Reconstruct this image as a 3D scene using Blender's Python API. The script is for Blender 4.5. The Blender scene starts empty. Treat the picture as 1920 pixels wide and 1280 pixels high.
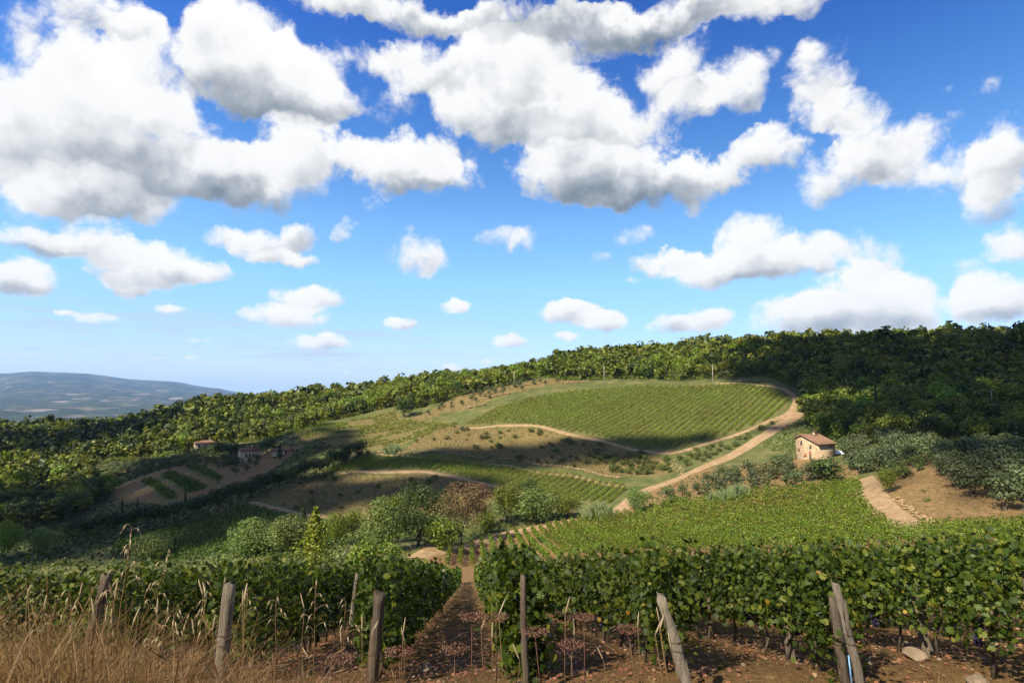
import bpy, math, random
import numpy as np
from mathutils import Vector

# ------------------------------------------------------------------ camera, sun, sky, exposure
scene = bpy.context.scene
COL = scene.collection
FPX = 1920 * 20.0 / 36.0                       # focal length in photo pixels
PITCH = math.atan((740 - 640) / FPX)           # horizon runs at y = 740 of 1280
cam_d = bpy.data.cameras.new('camera'); cam_d.lens = 20; cam_d.sensor_width = 36
cam_d.clip_start = 0.05; cam_d.clip_end = 60000
cam = bpy.data.objects.new('camera', cam_d); COL.objects.link(cam)
cam.location = (0, 0, 0); cam.rotation_euler = (math.pi / 2 + PITCH, 0, 0)
scene.camera = cam

SUN_AZ, SUN_EL = math.radians(-133), math.radians(45)
SUN = np.array([math.sin(SUN_AZ) * math.cos(SUN_EL), math.cos(SUN_AZ) * math.cos(SUN_EL), math.sin(SUN_EL)])
sun_d = bpy.data.lights.new('sun', 'SUN'); sun_d.energy = 5.0; sun_d.angle = math.radians(0.55); sun_d.color = (1.0, 0.91, 0.74)
sun = bpy.data.objects.new('sun', sun_d); COL.objects.link(sun)
sun.rotation_euler = Vector(SUN).to_track_quat('Z', 'Y').to_euler()

vs = scene.view_settings
vs.view_transform = 'Standard'; vs.look = 'None'; vs.gamma = 1; vs.use_curve_mapping = False; vs.exposure = 1.38
cy = scene.cycles
cy.max_bounces = 6; cy.diffuse_bounces = 3; cy.glossy_bounces = 2; cy.transmission_bounces = 4
cy.transparent_max_bounces = 8; cy.volume_bounces = 1
cy.sample_clamp_indirect = 6; cy.caustics_reflective = False; cy.caustics_refractive = False
cy.use_denoising = True
try:
    cy.denoiser = 'OPENIMAGEDENOISE'; cy.denoising_input_passes = 'RGB_ALBEDO_NORMAL'; cy.denoising_prefilter = 'ACCURATE'
except Exception:
    pass

def pdir(px, py):
    """unit-depth world direction of a photo pixel"""
    u = (px - 960) / FPX; v = (640 - py) / FPX
    return np.array([u, math.cos(PITCH) - v * math.sin(PITCH), math.sin(PITCH) + v * math.cos(PITCH)])

def at(px, py, Y):
    d = pdir(px, py); return d * (Y / d[1])

def azel(px, py):
    d = pdir(px, py); d = d / np.linalg.norm(d)
    return math.atan2(d[0], d[1]), math.asin(d[2])

# ---- world: Nishita sky with cumulus placed by direction
world = bpy.data.worlds.new('World'); world.use_nodes = True
wt = world.node_tree; wt.nodes.clear()

class N:
    """small node helper"""
    def __init__(s, tree): s.t = tree
    def __call__(s, typ, **kw):
        n = s.t.nodes.new(typ)
        for k, v in kw.items(): setattr(n, k, v)
        return n
    def put(s, sock, v):
        if hasattr(v, 'is_output'): s.t.links.new(v, sock)
        else: sock.default_value = v
    def math(s, op, a, b=None, c=None, clamp=False):
        n = s.t.nodes.new('ShaderNodeMath'); n.operation = op; n.use_clamp = clamp
        for i, v in enumerate((a, b, c)):
            if v is not None: s.put(n.inputs[i], v)
        return n.outputs[0]
    def vec(s, op, a, b=None, c=None, scale=None):
        n = s.t.nodes.new('ShaderNodeVectorMath'); n.operation = op
        for i, v in enumerate((a, b, c)):
            if v is not None: s.put(n.inputs[i], v)
        if scale is not None: s.put(n.inputs['Scale'], scale)
        return n.outputs['Value'] if op in ('DOT_PRODUCT', 'LENGTH', 'DISTANCE') else n.outputs['Vector']
    def noise(s, vec, scale, detail=4, rough=0.55, dist=0.0, dims='3D', out='Fac'):
        n = s.t.nodes.new('ShaderNodeTexNoise'); n.noise_dimensions = dims
        if vec is not None: s.put(n.inputs['Vector'], vec)
        n.inputs['Scale'].default_value = scale; n.inputs['Detail'].default_value = detail
        n.inputs['Roughness'].default_value = rough; n.inputs['Distortion'].default_value = dist
        return n.outputs[out]
    def mix(s, f, a, b, blend='MIX'):
        n = s.t.nodes.new('ShaderNodeMix'); n.data_type = 'RGBA'; n.blend_type = blend
        s.put(n.inputs[0], f); s.put(n.inputs[6], a); s.put(n.inputs[7], b)
        return n.outputs[2]
    def rng(s, v, a, b, c=0.0, d=1.0, smooth=True):
        n = s.t.nodes.new('ShaderNodeMapRange'); n.interpolation_type = 'SMOOTHSTEP' if smooth else 'LINEAR'
        s.put(n.inputs[0], v)
        for i, q in enumerate((a, b, c, d)): s.put(n.inputs[1 + i], q)
        return n.outputs[0]
    def ramp(s, f, stops, interp='LINEAR'):
        n = s.t.nodes.new('ShaderNodeValToRGB'); s.put(n.inputs[0], f); cr = n.color_ramp; cr.interpolation = interp
        while len(cr.elements) < len(stops): cr.elements.new(0.5)
        for e, (p, c) in zip(cr.elements, stops): e.position = p; e.color = (*c, 1)
        return n.outputs[0]

# cumulus seen in the photograph: centre, half sizes (photo pixels), strength
CLOUDS = [
 # great bank on the sunny side
 (60,215,190,120,1.0),(110,300,230,105,1.1),(250,205,150,105,1.0),(300,275,210,105,1.0),(470,110,125,105,1.15),(400,55,60,55,.8),
 (560,160,110,90,.95),(612,200,70,52,.5),(330,110,110,70,.8),(250,50,60,45,.62),(40,60,90,70,.62),(150,30,70,55,.5),(160,120,60,50,.5),(450,330,190,70,1.0),(575,285,112,66,.95),(745,315,125,60,1.15),(840,345,70,40,.8),(170,370,180,45,.85),(60,395,90,40,.7),
 (690,385,45,22,.3),
 # central bank
 (965,125,125,75,1.15),(800,125,100,65,.9),(690,100,70,30,.5),(925,215,125,78,1.0),(1050,190,140,105,1.15),(1120,260,150,100,1.15),(1090,335,145,58,1.0),(1200,335,130,62,1.0),(1320,345,80,55,1.05),(715,190,62,50,.34),(870,262,70,50,.4),
 # grey veil along the top
 (760,12,180,42,.8),(960,40,170,52,.85),(1110,58,125,56,.85),(1260,25,170,50,.85),(1450,15,150,45,.75),(620,-10,120,45,.7),
 # broken clouds on the far side
 (1275,125,55,60,.55),(1295,185,60,40,.5),(1385,165,80,55,.55),(1550,140,75,65,.8),(1590,195,110,50,.7),(1435,285,78,52,.95),(1565,330,95,60,.85),(1640,265,95,75,.75),(1750,155,60,25,.36),(1760,225,70,45,.42),(1720,300,90,70,.62),(1830,325,100,60,.85),(1905,290,70,80,.9),(1880,380,80,55,.8),(1865,150,35,28,.33),
 (1905,460,60,35,.8),(1840,500,55,30,.36),
 # middle distance
 (1412,465,75,62,1.15),(1500,490,95,38,1.0),(1330,505,85,34,.95),(1240,485,60,24,.75),(1645,475,55,42,.62),(1625,510,50,22,.6),
 (1600,575,115,62,1.1),(1500,590,100,42,1.0),(1690,575,75,60,1.15),(1860,560,90,46,1.15),
 (1068,582,58,22,1.0),(1132,600,48,20,1.0),(1250,603,40,20,.95),(1325,598,62,24,1.0),(957,638,32,13,.95),(1066,628,24,10,.8),(846,692,24,11,1.0),(915,680,13,6,.8),
 (746,606,34,12,.9),(858,579,32,13,.85),(604,636,62,16,1.0),(575,558,72,22,.95),(535,590,85,22,1.0),(780,482,60,44,.7),(642,440,26,18,.6),(556,442,34,24,.8),(460,455,90,28,.9),(540,480,60,14,.7),(930,452,48,24,.5),(980,458,26,22,.45),(1128,484,30,14,.55),(1187,438,36,18,.38),(1190,517,24,9,.5),
 (50,448,110,28,.95),(175,450,75,42,1.0),(260,490,125,42,1.1),(350,505,80,22,.9),(250,528,62,24,1.0),(35,515,95,34,1.05),(188,595,42,12,.8),(316,578,28,8,.7),(130,585,24,7,.55),(150,510,30,14,.5),
 (645,695,11,6,.8),(640,682,10,4,.6),(300,672,26,4,.5),(360,672,14,4,.5),(370,635,30,6,.5),
]
# grey undersides and shaded hollows of the big clouds
SHADES = [(1090,362,190,60,.44),(1200,372,120,34,.26),(960,330,70,30,.3),(300,345,250,50,.20),(520,368,150,34,.26),(120,392,120,34,.14),(590,195,80,32,.34),(480,215,60,30,.22),(330,190,70,22,.2),(800,368,90,18,.35),
 (1110,70,170,60,.48),(960,35,150,40,.3),(1300,30,160,40,.3),(760,20,140,30,.2),(1890,395,70,28,.5),(1640,330,70,30,.25),(1590,215,90,22,.2),(1430,525,120,16,.35),(1560,610,140,20,.35),(1850,592,70,14,.35),(60,470,90,12,.35),(250,520,110,14,.3),(30,538,70,12,.35),(1060,200,90,40,.16)]
def build_world():
    n = N(wt)
    d = n('ShaderNodeTexCoord').outputs['Generated']
    sep = n('ShaderNodeSeparateXYZ'); n.put(sep.inputs[0], d)
    x, y, z = sep.outputs
    a = n.math('ARCTAN2', x, y); e = n.math('ARCSINE', z)
    comb = n('ShaderNodeCombineXYZ'); n.put(comb.inputs[0], a); n.put(comb.inputs[1], e)
    p = comb.outputs[0]
    # clear sky
    sky = n('ShaderNodeTexSky', sky_type='NISHITA'); sky.sun_disc = False
    sky.sun_elevation = SUN_EL; sky.sun_rotation = SUN_AZ; sky.altitude = 400; sky.air_density = 1.0; sky.dust_density = 0.3; sky.ozone_density = 3.0
    hs = n('ShaderNodeHueSaturation'); n.put(hs.inputs['Color'], sky.outputs[0]); hs.inputs['Saturation'].default_value = 1.32; hs.inputs['Hue'].default_value = 0.503
    # clear dry air: deeper blue overhead, paler and clearer low down
    grade = n.ramp(n.math('MULTIPLY', e, 1.6), [(.03, (.33, .33, .43)), (.14, (.56, .50, .56)), (.32, (.95, .77, .63)), (.46, (1.1, .80, .68)), (.96, (.50, .45, .64))])
    skyc = n.vec('SCALE', n.vec('MULTIPLY', hs.outputs[0], grade), scale=n.rng(a, .6, -.7, SKY_STRENGTH * 1.9, SKY_STRENGTH * 2.3))   # brighter towards the sun's side
    # thin streaks of haze cloud low on the valley side
    st = n.noise(n.vec('MULTIPLY', p, (3.0, 34.0, 0)), 1.6, 5, .55)
    stm = n.math('MULTIPLY', n.rng(st, .44, .68), n.math('MULTIPLY', n.rng(e, 0.145, 0.10), n.rng(e, 0.03, 0.07)))
    stm = n.math('MULTIPLY', stm, n.rng(a, 0.1, -0.35, 0, .8))
    skyc = n.mix(stm, skyc, (.60, .66, .74, 1))
    # finer billows towards the horizon, where the clouds are farther away
    near = n.rng(e, 0.05, 0.40)
    n1 = n.noise(d, 5.0, 3, .5, out='Color'); n2 = n.noise(d, 22.0, 4, .6, out='Color')
    w1 = n.vec('SCALE', n.vec('SUBTRACT', n1, (.5, .5, .5)), scale=n.math('MULTIPLY_ADD', near, 0.09, 0.012))
    w2 = n.vec('SCALE', n.vec('SUBTRACT', n2, (.5, .5, .5)), scale=n.math('MULTIPLY_ADD', near, 0.045, 0.020))
    q = n.vec('ADD', n.vec('ADD', p, w1), w2)
    f1 = n.noise(d, 9.0, 9, .64, .25); f2 = n.noise(d, 30.0, 6, .64, .2)
    fb = n.math('ADD', n.math('MULTIPLY', f1, n.math('MULTIPLY_ADD', near, .55, .45)), n.math('MULTIPLY', f2, n.math('MULTIPLY_ADD', near, -.55, .55)))
    r1 = n.noise(d, 11.0, 4, .5); r2 = n.noise(n.vec('ADD', d, (-0.012, -0.004, 0.020)), 11.0, 4, .5)
    rel = n.math('MULTIPLY', n.math('SUBTRACT', r1, r2), 1.0)
    big = n.math('MULTIPLY', n.math('SUBTRACT', n.noise(d, 4.2, 3, .5), .5), .55)
    veil = n.math('MULTIPLY', n.rng(e, 0.57, 0.65), n.rng(a, -0.42, -0.25))
    base = n.math('SUBTRACT', n.math('ADD', rel, big), n.math('MULTIPLY', veil, 0.28))   # high veil overhead is seen from below: grey
    lowe = n.rng(e, 0.12, 0.0, 0, .35)

    def shade(S, Gs, dk=None):
        """cloud over clear sky from coverage S and its lit-from-above moment Gs -> Background"""
        Sc = n.math('MINIMUM', S, 1.2)
        D = n.math('ADD', Sc, n.math('MULTIPLY', n.math('SUBTRACT', fb, .5), 3.2))
        al = n.math('MULTIPLY', n.rng(D, 0.12, 0.80), n.rng(S, 0.02, 0.26))
        gg = n.math('DIVIDE', Gs if Gs is not None else 0.0, n.math('ADD', S, 0.30))
        sh = n.math('ADD', n.math('ADD', n.math('MULTIPLY', gg, n.math('MULTIPLY_ADD', near, .40, .60)), n.math('MULTIPLY_ADD', near, -.05, .77)), base)
        sh = n.math('SUBTRACT', sh, n.math('MULTIPLY', n.rng(S, 0.35, 2.4), 0.10))
        if dk is not None: sh = n.math('SUBTRACT', sh, dk)
        ccol = n.ramp(sh, [(0.0, (.22, .27, .33)), (0.28, (.46, .50, .55)), (0.48, (.72, .74, .76)), (0.68, (.94, .94, .94)), (1.0, (1.0, 1.0, .99))])
        ccol = n.mix(lowe, ccol, skyc)
        bg = n('ShaderNodeBackground'); n.put(bg.inputs[0], n.mix(al, skyc, ccol)); bg.inputs[1].default_value = 0.392
        return bg.outputs[0]

    # the same broken cumulus goes on all round the sky outside the photograph
    zz = n.math('MAXIMUM', n.math('ADD', z, 0.10), 0.05)
    pl = n('ShaderNodeCombineXYZ'); n.put(pl.inputs[0], n.math('DIVIDE', x, zz)); n.put(pl.inputs[1], n.math('DIVIDE', y, zz))
    cov = n.noise(pl.outputs[0], 0.9, 4, .5)
    Sx = n.math('MULTIPLY', n.rng(cov, 0.46, 0.66, 0, 1.15), n.rng(e, 0.0, 0.05))
    edge = n.math('MAXIMUM', n.rng(n.math('ABSOLUTE', a), .775, .85), n.rng(e, .665, .735))
    def strip(lo, hi):
        S = Gs = None
        for cx, cyy, rx, ry, stg in CLOUDS:
            a0, e0 = azel(cx, cyy)
            ra = abs(azel(cx + rx, cyy)[0] - azel(cx - rx, cyy)[0]) / 2 * (1.10 if rx > 70 and cyy < 400 else 1.20)
            re = abs(azel(cx, cyy + ry)[1] - azel(cx, cyy - ry)[1]) / 2 * (1.10 if rx > 70 and cyy < 400 else 1.20)
            if a0 + ra + .08 < lo or a0 - ra - .08 > hi: continue
            L = n.vec('MULTIPLY_ADD', q, (1 / ra, 1 / re, 0), (-a0 / ra, -e0 / re, 0))
            dd = n.vec('DOT_PRODUCT', L, L)
            w = n.math('MULTIPLY_ADD', dd, -1.0 * stg, 1.0 * stg, clamp=True)
            g = n.math('MULTIPLY', w, n.vec('DOT_PRODUCT', L, (-.22, 1.0, 0)))
            S = w if S is None else n.math('ADD', S, w)
            Gs = g if Gs is None else n.math('ADD', Gs, g)
        S = n.math('ADD', n.math('MULTIPLY', S, n.math('SUBTRACT', 1.0, edge)), n.math('MULTIPLY', Sx, edge)); Gs = n.math('MULTIPLY', Gs, n.math('SUBTRACT', 1.0, edge))
        dk = None
        for cx, cyy, rx, ry, stg in SHADES:
            a0, e0 = azel(cx, cyy); ra = abs(azel(cx + rx, cyy)[0] - azel(cx - rx, cyy)[0]) / 2 * 1.3; re = abs(azel(cx, cyy + ry)[1] - azel(cx, cyy - ry)[1]) / 2 * 1.3
            if a0 + ra + .08 < lo or a0 - ra - .08 > hi: continue
            L = n.vec('MULTIPLY_ADD', q, (1 / ra, 1 / re, 0), (-a0 / ra, -e0 / re, 0))
            w = n.math('MULTIPLY_ADD', n.vec('DOT_PRODUCT', L, L), -.50 * stg, .50 * stg, clamp=True)
            dk = w if dk is None else n.math('ADD', dk, w)
        return shade(S, Gs, dk)

    cur = shade(Sx, None)

    def choose(f, s0, s1):
        m = n('ShaderNodeMixShader'); n.put(m.inputs[0], f); n.put(m.inputs[1], s0); n.put(m.inputs[2], s1); return m.outputs[0]
    cuts = [-.86] + [azel(px, 500)[0] for px in (330, 620, 960, 1330, 1640)] + [.86]
    for lo, hi in zip(cuts[:-1], cuts[1:]):
        f = n.math('MULTIPLY', n.math('GREATER_THAN', a, lo), n.math('LESS_THAN', a, hi))
        f = n.math('MULTIPLY', f, n.math('MULTIPLY', n.math('GREATER_THAN', e, 0.0), n.math('LESS_THAN', e, .74)))
        cur = choose(f, cur, strip(lo, hi))
    out = n('ShaderNodeOutputWorld'); wt.links.new(cur, out.inputs[0])
SKY_STRENGTH = 0.15
build_world()
scene.world = world
world.cycles.sampling_method = 'MANUAL'; world.cycles.sample_map_resolution = 512

# ------------------------------------------------------------------ mesh helpers
RNG = np.random.default_rng(7)

class Geo:
    """collects vertex / face arrays and links them as one mesh object"""
    def __init__(s): s.v = []; s.f = []; s.n = 0
    def add(s, V, F):
        V = np.asarray(V, float).reshape(-1, 3)
        for f in (F if isinstance(F, list) else [F]):
            f = np.asarray(f, np.int64)
            if len(f): s.f.append(f + s.n)
        s.v.append(V); s.n += len(V); return s
    def mesh(s, name, mat, smooth=False):
        me = bpy.data.meshes.new(name)
        V = np.concatenate(s.v) if s.v else np.zeros((0, 3))
        me.vertices.add(len(V)); me.vertices.foreach_set('co', V.astype(np.float32).ravel())
        nl = sum(f.size for f in s.f); npoly = sum(len(f) for f in s.f)
        me.loops.add(nl); me.polygons.add(npoly)
        me.loops.foreach_set('vertex_index', np.concatenate([f.ravel() for f in s.f]).astype(np.int32))
        st = []; o = 0
        for f in s.f:
            st.append(o + np.arange(len(f)) * f.shape[1]); o += f.size
        me.polygons.foreach_set('loop_start', np.concatenate(st).astype(np.int32))
        if smooth: me.polygons.foreach_set('use_smooth', np.ones(npoly, bool))
        me.update(calc_edges=True)
        if mat: me.materials.append(mat)
        return me
    def build(s, name, mat, parent=None, smooth=False):
        o = bpy.data.objects.new(name, s.mesh(name, mat, smooth)); COL.objects.link(o)
        if parent: o.parent = parent
        return o

def tag(o, label=None, cat=None, group=None, kind=None):
    if label: o['label'] = label
    if cat: o['category'] = cat
    if group: o['group'] = group
    if kind: o['kind'] = kind
    return o

def thing(name, loc, label, cat, group=None, rz=0.0):
    o = bpy.data.objects.new(name, None); COL.objects.link(o); o.empty_display_size = .2
    o.location = tuple(loc); o.rotation_euler = (0, 0, rz)
    return tag(o, label, cat, group)

def inst(name, mesh, parent=None, loc=(0, 0, 0), rz=0.0, sc=(1, 1, 1)):
    o = bpy.data.objects.new(name, mesh); COL.objects.link(o); o.location = tuple(loc); o.rotation_euler = (0, 0, rz); o.scale = sc
    if parent: o.parent = parent
    return o

def norm(v): return v / np.maximum(np.linalg.norm(v, axis=-1, keepdims=True), 1e-9)

QUAD = (np.array([[-.5, 0, .06], [0, -.42, -.04], [.5, 0, .06], [0, .42, -.04]]), np.array([[0, 1, 2, 3]]))
HEX = (np.array([[-.5, .02, .05], [-.22, -.42, -.03], [.24, -.40, .04], [.5, -.02, -.05], [.2, .44, .03], [-.25, .38, -.02]]), np.array([[0, 1, 2, 3, 4, 5]]))
_vl = np.array([[0, -.42, 0], [.22, -.5, -.05], [.26, -.28, 0], [.52, -.2, -.06], [.36, .05, .0], [.46, .3, -.06], [.2, .28, .02], [0, .58, -.05], [-.2, .28, .02], [-.46, .3, -.06], [-.36, .05, 0], [-.52, -.2, -.06], [-.26, -.28, 0], [-.22, -.5, -.05], [0, -.05, .05]])
VLEAF = (_vl, np.array([[14, i, (i + 1) % 14] for i in range(14)]))
_vl2 = np.array([[0, -.45, 0], [.5, -.25, -.06], [.42, .28, -.03], [0, .58, -.04], [-.42, .28, -.03], [-.5, -.25, -.06], [0, 0, .06]])
VLEAF2 = (_vl2[:6], np.array([[0, 1, 2, 3, 4, 5]]))

def cards(geo, C, size, rng, tpl=QUAD, up=0.35, out=None, outw=0.0):
    """leaf-sized faces at centres C, normals random but biased upward (and outward)"""
    C = np.asarray(C, float)
    k = len(C)
    if k == 0: return
    nrm = rng.normal(size=(k, 3)); nrm = norm(nrm) + np.array([0, 0, up])
    if out is not None: nrm = nrm + outw * out
    nrm = norm(nrm)
    t = norm(np.cross(nrm, rng.normal(size=(k, 3)))); b = np.cross(nrm, t)
    T, F = tpl
    s = (np.asarray(size) * np.ones(k))[:, None, None]
    V = C[:, None, :] + s * (T[None, :, 0:1] * t[:, None, :] + T[None, :, 1:2] * b[:, None, :] + T[None, :, 2:3] * nrm[:, None, :])
    m = len(T)
    FF = (F[None, :, :] + (np.arange(k) * m)[:, None, None]).reshape(-1, F.shape[1])
    geo.add(V.reshape(-1, 3), FF)

def tube(geo, P, R, sides=6, cap=True):
    P = np.asarray(P, float); R = np.asarray(R, float) * np.ones(len(P))
    T = norm(np.gradient(P, axis=0))
    ref = np.array([0, 0, 1.0]) if abs(T[0][2]) < .9 else np.array([1.0, 0, 0])
    a = norm(np.cross(T, ref)); b = np.cross(T, a)
    th = np.arange(sides) * 2 * math.pi / sides
    V = P[:, None, :] + R[:, None, None] * (np.cos(th)[None, :, None] * a[:, None, :] + np.sin(th)[None, :, None] * b[:, None, :])
    n = len(P); i = np.arange(n - 1)[:, None] * sides; j = np.arange(sides)[None, :]; j2 = (j + 1) % sides
    F = np.stack([i + j, i + j2, i + sides + j2, i + sides + j], -1).reshape(-1, 4)
    fs = [F]
    if cap: fs += [np.array([list(range(sides))[::-1]]), np.array([[(n - 1) * sides + k for k in range(sides)]])]
    geo.add(V.reshape(-1, 3), fs)

def box(geo, c, s, rz=0.0):
    c = np.asarray(c, float); s = np.asarray(s, float) / 2
    V = np.array([[x, y, z] for x in (-1, 1) for y in (-1, 1) for z in (-1, 1)]) * s
    if rz:
        co, si = math.cos(rz), math.sin(rz); V = np.stack([V[:, 0] * co - V[:, 1] * si, V[:, 0] * si + V[:, 1] * co, V[:, 2]], 1)
    geo.add(V + c, np.array([[0, 1, 3, 2], [4, 6, 7, 5], [0, 4, 5, 1], [2, 3, 7, 6], [0, 2, 6, 4], [1, 5, 7, 3]]))

def _ico(sub):
    t = (1 + 5 ** .5) / 2
    V = [[-1, t, 0], [1, t, 0], [-1, -t, 0], [1, -t, 0], [0, -1, t], [0, 1, t], [0, -1, -t], [0, 1, -t], [t, 0, -1], [t, 0, 1], [-t, 0, -1], [-t, 0, 1]]
    F = [[0, 11, 5], [0, 5, 1], [0, 1, 7], [0, 7, 10], [0, 10, 11], [1, 5, 9], [5, 11, 4], [11, 10, 2], [10, 7, 6], [7, 1, 8], [3, 9, 4], [3, 4, 2], [3, 2, 6], [3, 6, 8], [3, 8, 9], [4, 9, 5], [2, 4, 11], [6, 2, 10], [8, 6, 7], [9, 8, 1]]
    V = [list(np.array(v) / np.linalg.norm(v)) for v in V]
    for _ in range(sub):
        c = {}; G = []
        def mid(a, b):
            k = (min(a, b), max(a, b))
            if k not in c:
                m = (np.array(V[a]) + np.array(V[b])) / 2; V.append(list(m / np.linalg.norm(m))); c[k] = len(V) - 1
            return c[k]
        for a, b, d in F:
            x, y, z = mid(a, b), mid(b, d), mid(d, a); G += [[a, x, z], [b, y, x], [d, z, y], [x, y, z]]
        F = G
    return np.array(V), np.array(F)
ICO0, ICO1, ICO2 = _ico(0), _ico(1), _ico(2)

def rock(geo, c, r, rng, flat=.7, ico=ICO1):
    V, F = ico; V = V.copy()
    for _ in range(3):
        k = norm(rng.normal(size=3)); V = V * (1 + .22 * np.sign(V @ k)[:, None] * np.abs(V @ k)[:, None] ** 2)
    for _ in range(5):                      # chipped planes
        k = norm(rng.normal(size=3)); lim = rng.uniform(.55, .85); dd = V @ k; V = V - np.maximum(dd - lim, 0)[:, None] * k
    V = V * (np.asarray(r) * np.array([rng.uniform(.8, 1.25), rng.uniform(.8, 1.2), flat]))
    a = rng.uniform(0, 6.28); co, si = math.cos(a), math.sin(a)
    V = np.stack([V[:, 0] * co - V[:, 1] * si, V[:, 0] * si + V[:, 1] * co, V[:, 2]], 1)
    geo.add(V + np.asarray(c), F)

def vnoise(x, y, seed=0):
    """smooth value noise, 0..1"""
    xi = np.floor(x).astype(np.int64); yi = np.floor(y).astype(np.int64); fx = x - xi; fy = y - yi
    fx = fx * fx * (3 - 2 * fx); fy = fy * fy * (3 - 2 * fy)
    def h(a, b):
        k = (a * 374761393 + b * 668265263 + seed * 1442695041) & 0xffffffff
        k = ((k ^ (k >> 13)) * 1274126177) & 0xffffffff
        return ((k ^ (k >> 16)) & 0xffff) / 65535.0
    return (h(xi, yi) * (1 - fx) + h(xi + 1, yi) * fx) * (1 - fy) + (h(xi, yi + 1) * (1 - fx) + h(xi + 1, yi + 1) * fx) * fy

def fnoise(x, y, seed=0, o=4):
    s = 0; a = .5
    for i in range(o): s = s + a * vnoise(x * 2 ** i, y * 2 ** i, seed + i); a *= .5
    return s / (1 - .5 ** o)

def sstep(a, b, x):
    t = np.clip((x - a) / (b - a), 0, 1); return t * t * (3 - 2 * t)

# ------------------------------------------------------------------ terrain
def plane_near(X, Y):
    """vineyard slope below the bank the camera stands on"""
    return -4.15 - 0.30 * (Y - 8.7) + 0.035 * X

CTRL = [  # photo x, photo y, distance in metres (from row spacing, houses and poles)
 (890,1085,70),(880,1060,112),(1000,1000,155),(840,1020,140),(760,1045,118),(640,1040,115),(790,1025,125),(560,1060,100),(700,1085,80),(480,1075,95),
 (300,1040,150),(150,1040,150),(0,1040,160),(600,960,185),(470,940,200),(300,1000,170),(200,1000,190),(0,980,220),(560,1010,150),
 (330,985,185),(560,905,225),(690,850,262),(700,950,195),(800,900,215),(650,890,232),(900,920,202),(800,960,180),(900,970,172),
 (700,848,266),(900,862,246),(1170,905,205),(630,885,244),(960,920,205),(1090,945,186),(1150,952,180),(1060,985,160),
 (840,800,288),(1000,805,272),(1130,830,252),(1260,850,232),(1260,885,212),(1000,850,250),(1150,870,230),
 (1040,732,350),(1200,722,345),(1336,724,330),(1440,724,312),(1490,745,283),(1480,775,262),(1380,812,244),(870,797,300),(1150,770,300),(1320,780,275),
 (740,770,345),(560,805,312),(640,840,272),(830,800,300),(745,790,325),
 (960,725,372),(800,775,332),(1050,720,366),(900,750,345),
 (950,714,430),(1100,692,420),(1100,672,465),(1300,660,452),(1480,645,440),(1700,640,430),(1920,634,420),(1300,695,385),
 (1500,770,268),(1600,805,230),(1750,805,215),(1910,815,200),(1700,720,310),(1900,705,320),(1550,700,335),(1880,760,250),
 (700,738,480),(560,748,520),(430,758,560),(350,772,580),(250,797,560),(100,806,560),(0,812,560),(-60,815,560),
 (300,850,380),(450,805,430),(600,790,400),(150,900,330),(0,900,340),(385,845,330),(465,862,300),(300,920,232),(240,905,262),(500,850,292),(400,882,262),(100,850,440),(0,850,440),(130,960,260),
 (1525,860,178),(1570,852,184),(1400,870,195),(1300,880,200),(1230,920,184),(1300,938,160),(1200,957,168),(1450,918,152),(1600,902,148),
 (1625,900,142),(1650,950,108),(1700,990,86),(1720,872,128),(1800,855,138),(1910,855,132),(1780,962,92),(1910,968,86),
 (1200,1034,98),(1500,1034,82),(1040,1048,108),(1400,980,118),(1750,1012,74),(1920,1000,70),(1300,1000,118),(1050,1010,135),
]
def _ctrl_xyz():
    pts = [at(px, py, d) for px, py, d in CTRL]
    for Y in (10, 16, 24, 34, 46, 58):
        for X in (-26, -14, -5, 4, 13, 24, 40):
            if abs(X) < Y * 1.15 + 6: pts.append((X, Y, plane_near(X, Y)))
    for X, Y in ((-20, 5), (20, 5), (-30, 12), (35, 12)): pts.append((X, Y, -2.6 - .06 * abs(Y)))
    # round the sides and behind the camera the hill simply goes on
    for r, zz in ((3, -1.5), (30, 1), (120, 6), (400, 18), (900, 25)):
        for azd in (75, 110, 150, 180, -150, -110, -75):
            s = 1 if azd > 0 else -1
            z = zz if abs(azd) > 100 else (-2.2 if r < 10 else (-6 if s > 0 else -14) - r * (.01 if s > 0 else .07))
            a = math.radians(azd); pts.append((r * math.sin(a), r * math.cos(a), z))
    for azd, lst in ((-60, ((60, -20), (150, -44), (300, -52), (560, -42))), (58, ((60, -10), (150, -9), (300, 12), (430, 42)))):
        for r, z in lst: a = math.radians(azd); pts.append((r * math.sin(a), r * math.cos(a), z))
    # behind the skyline the land falls away into the next valley
    for azd in (-58, -42, -34, -26, -18, -10, -2, 6, 15, 25, 35, 45, 58):
        a = math.radians(azd)
        for r, z in ((900, -75 if azd < -12 else -20), (1500, -125 if azd < -12 else -70)): pts.append((r * math.sin(a), r * math.cos(a), z))
    return np.array(pts, float)

def _warp(X, Y):
    r = np.hypot(X, Y); a = np.arctan2(X, Y); return np.stack([a * 2.2, np.log(np.maximum(r, 1.0))], -1)

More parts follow.
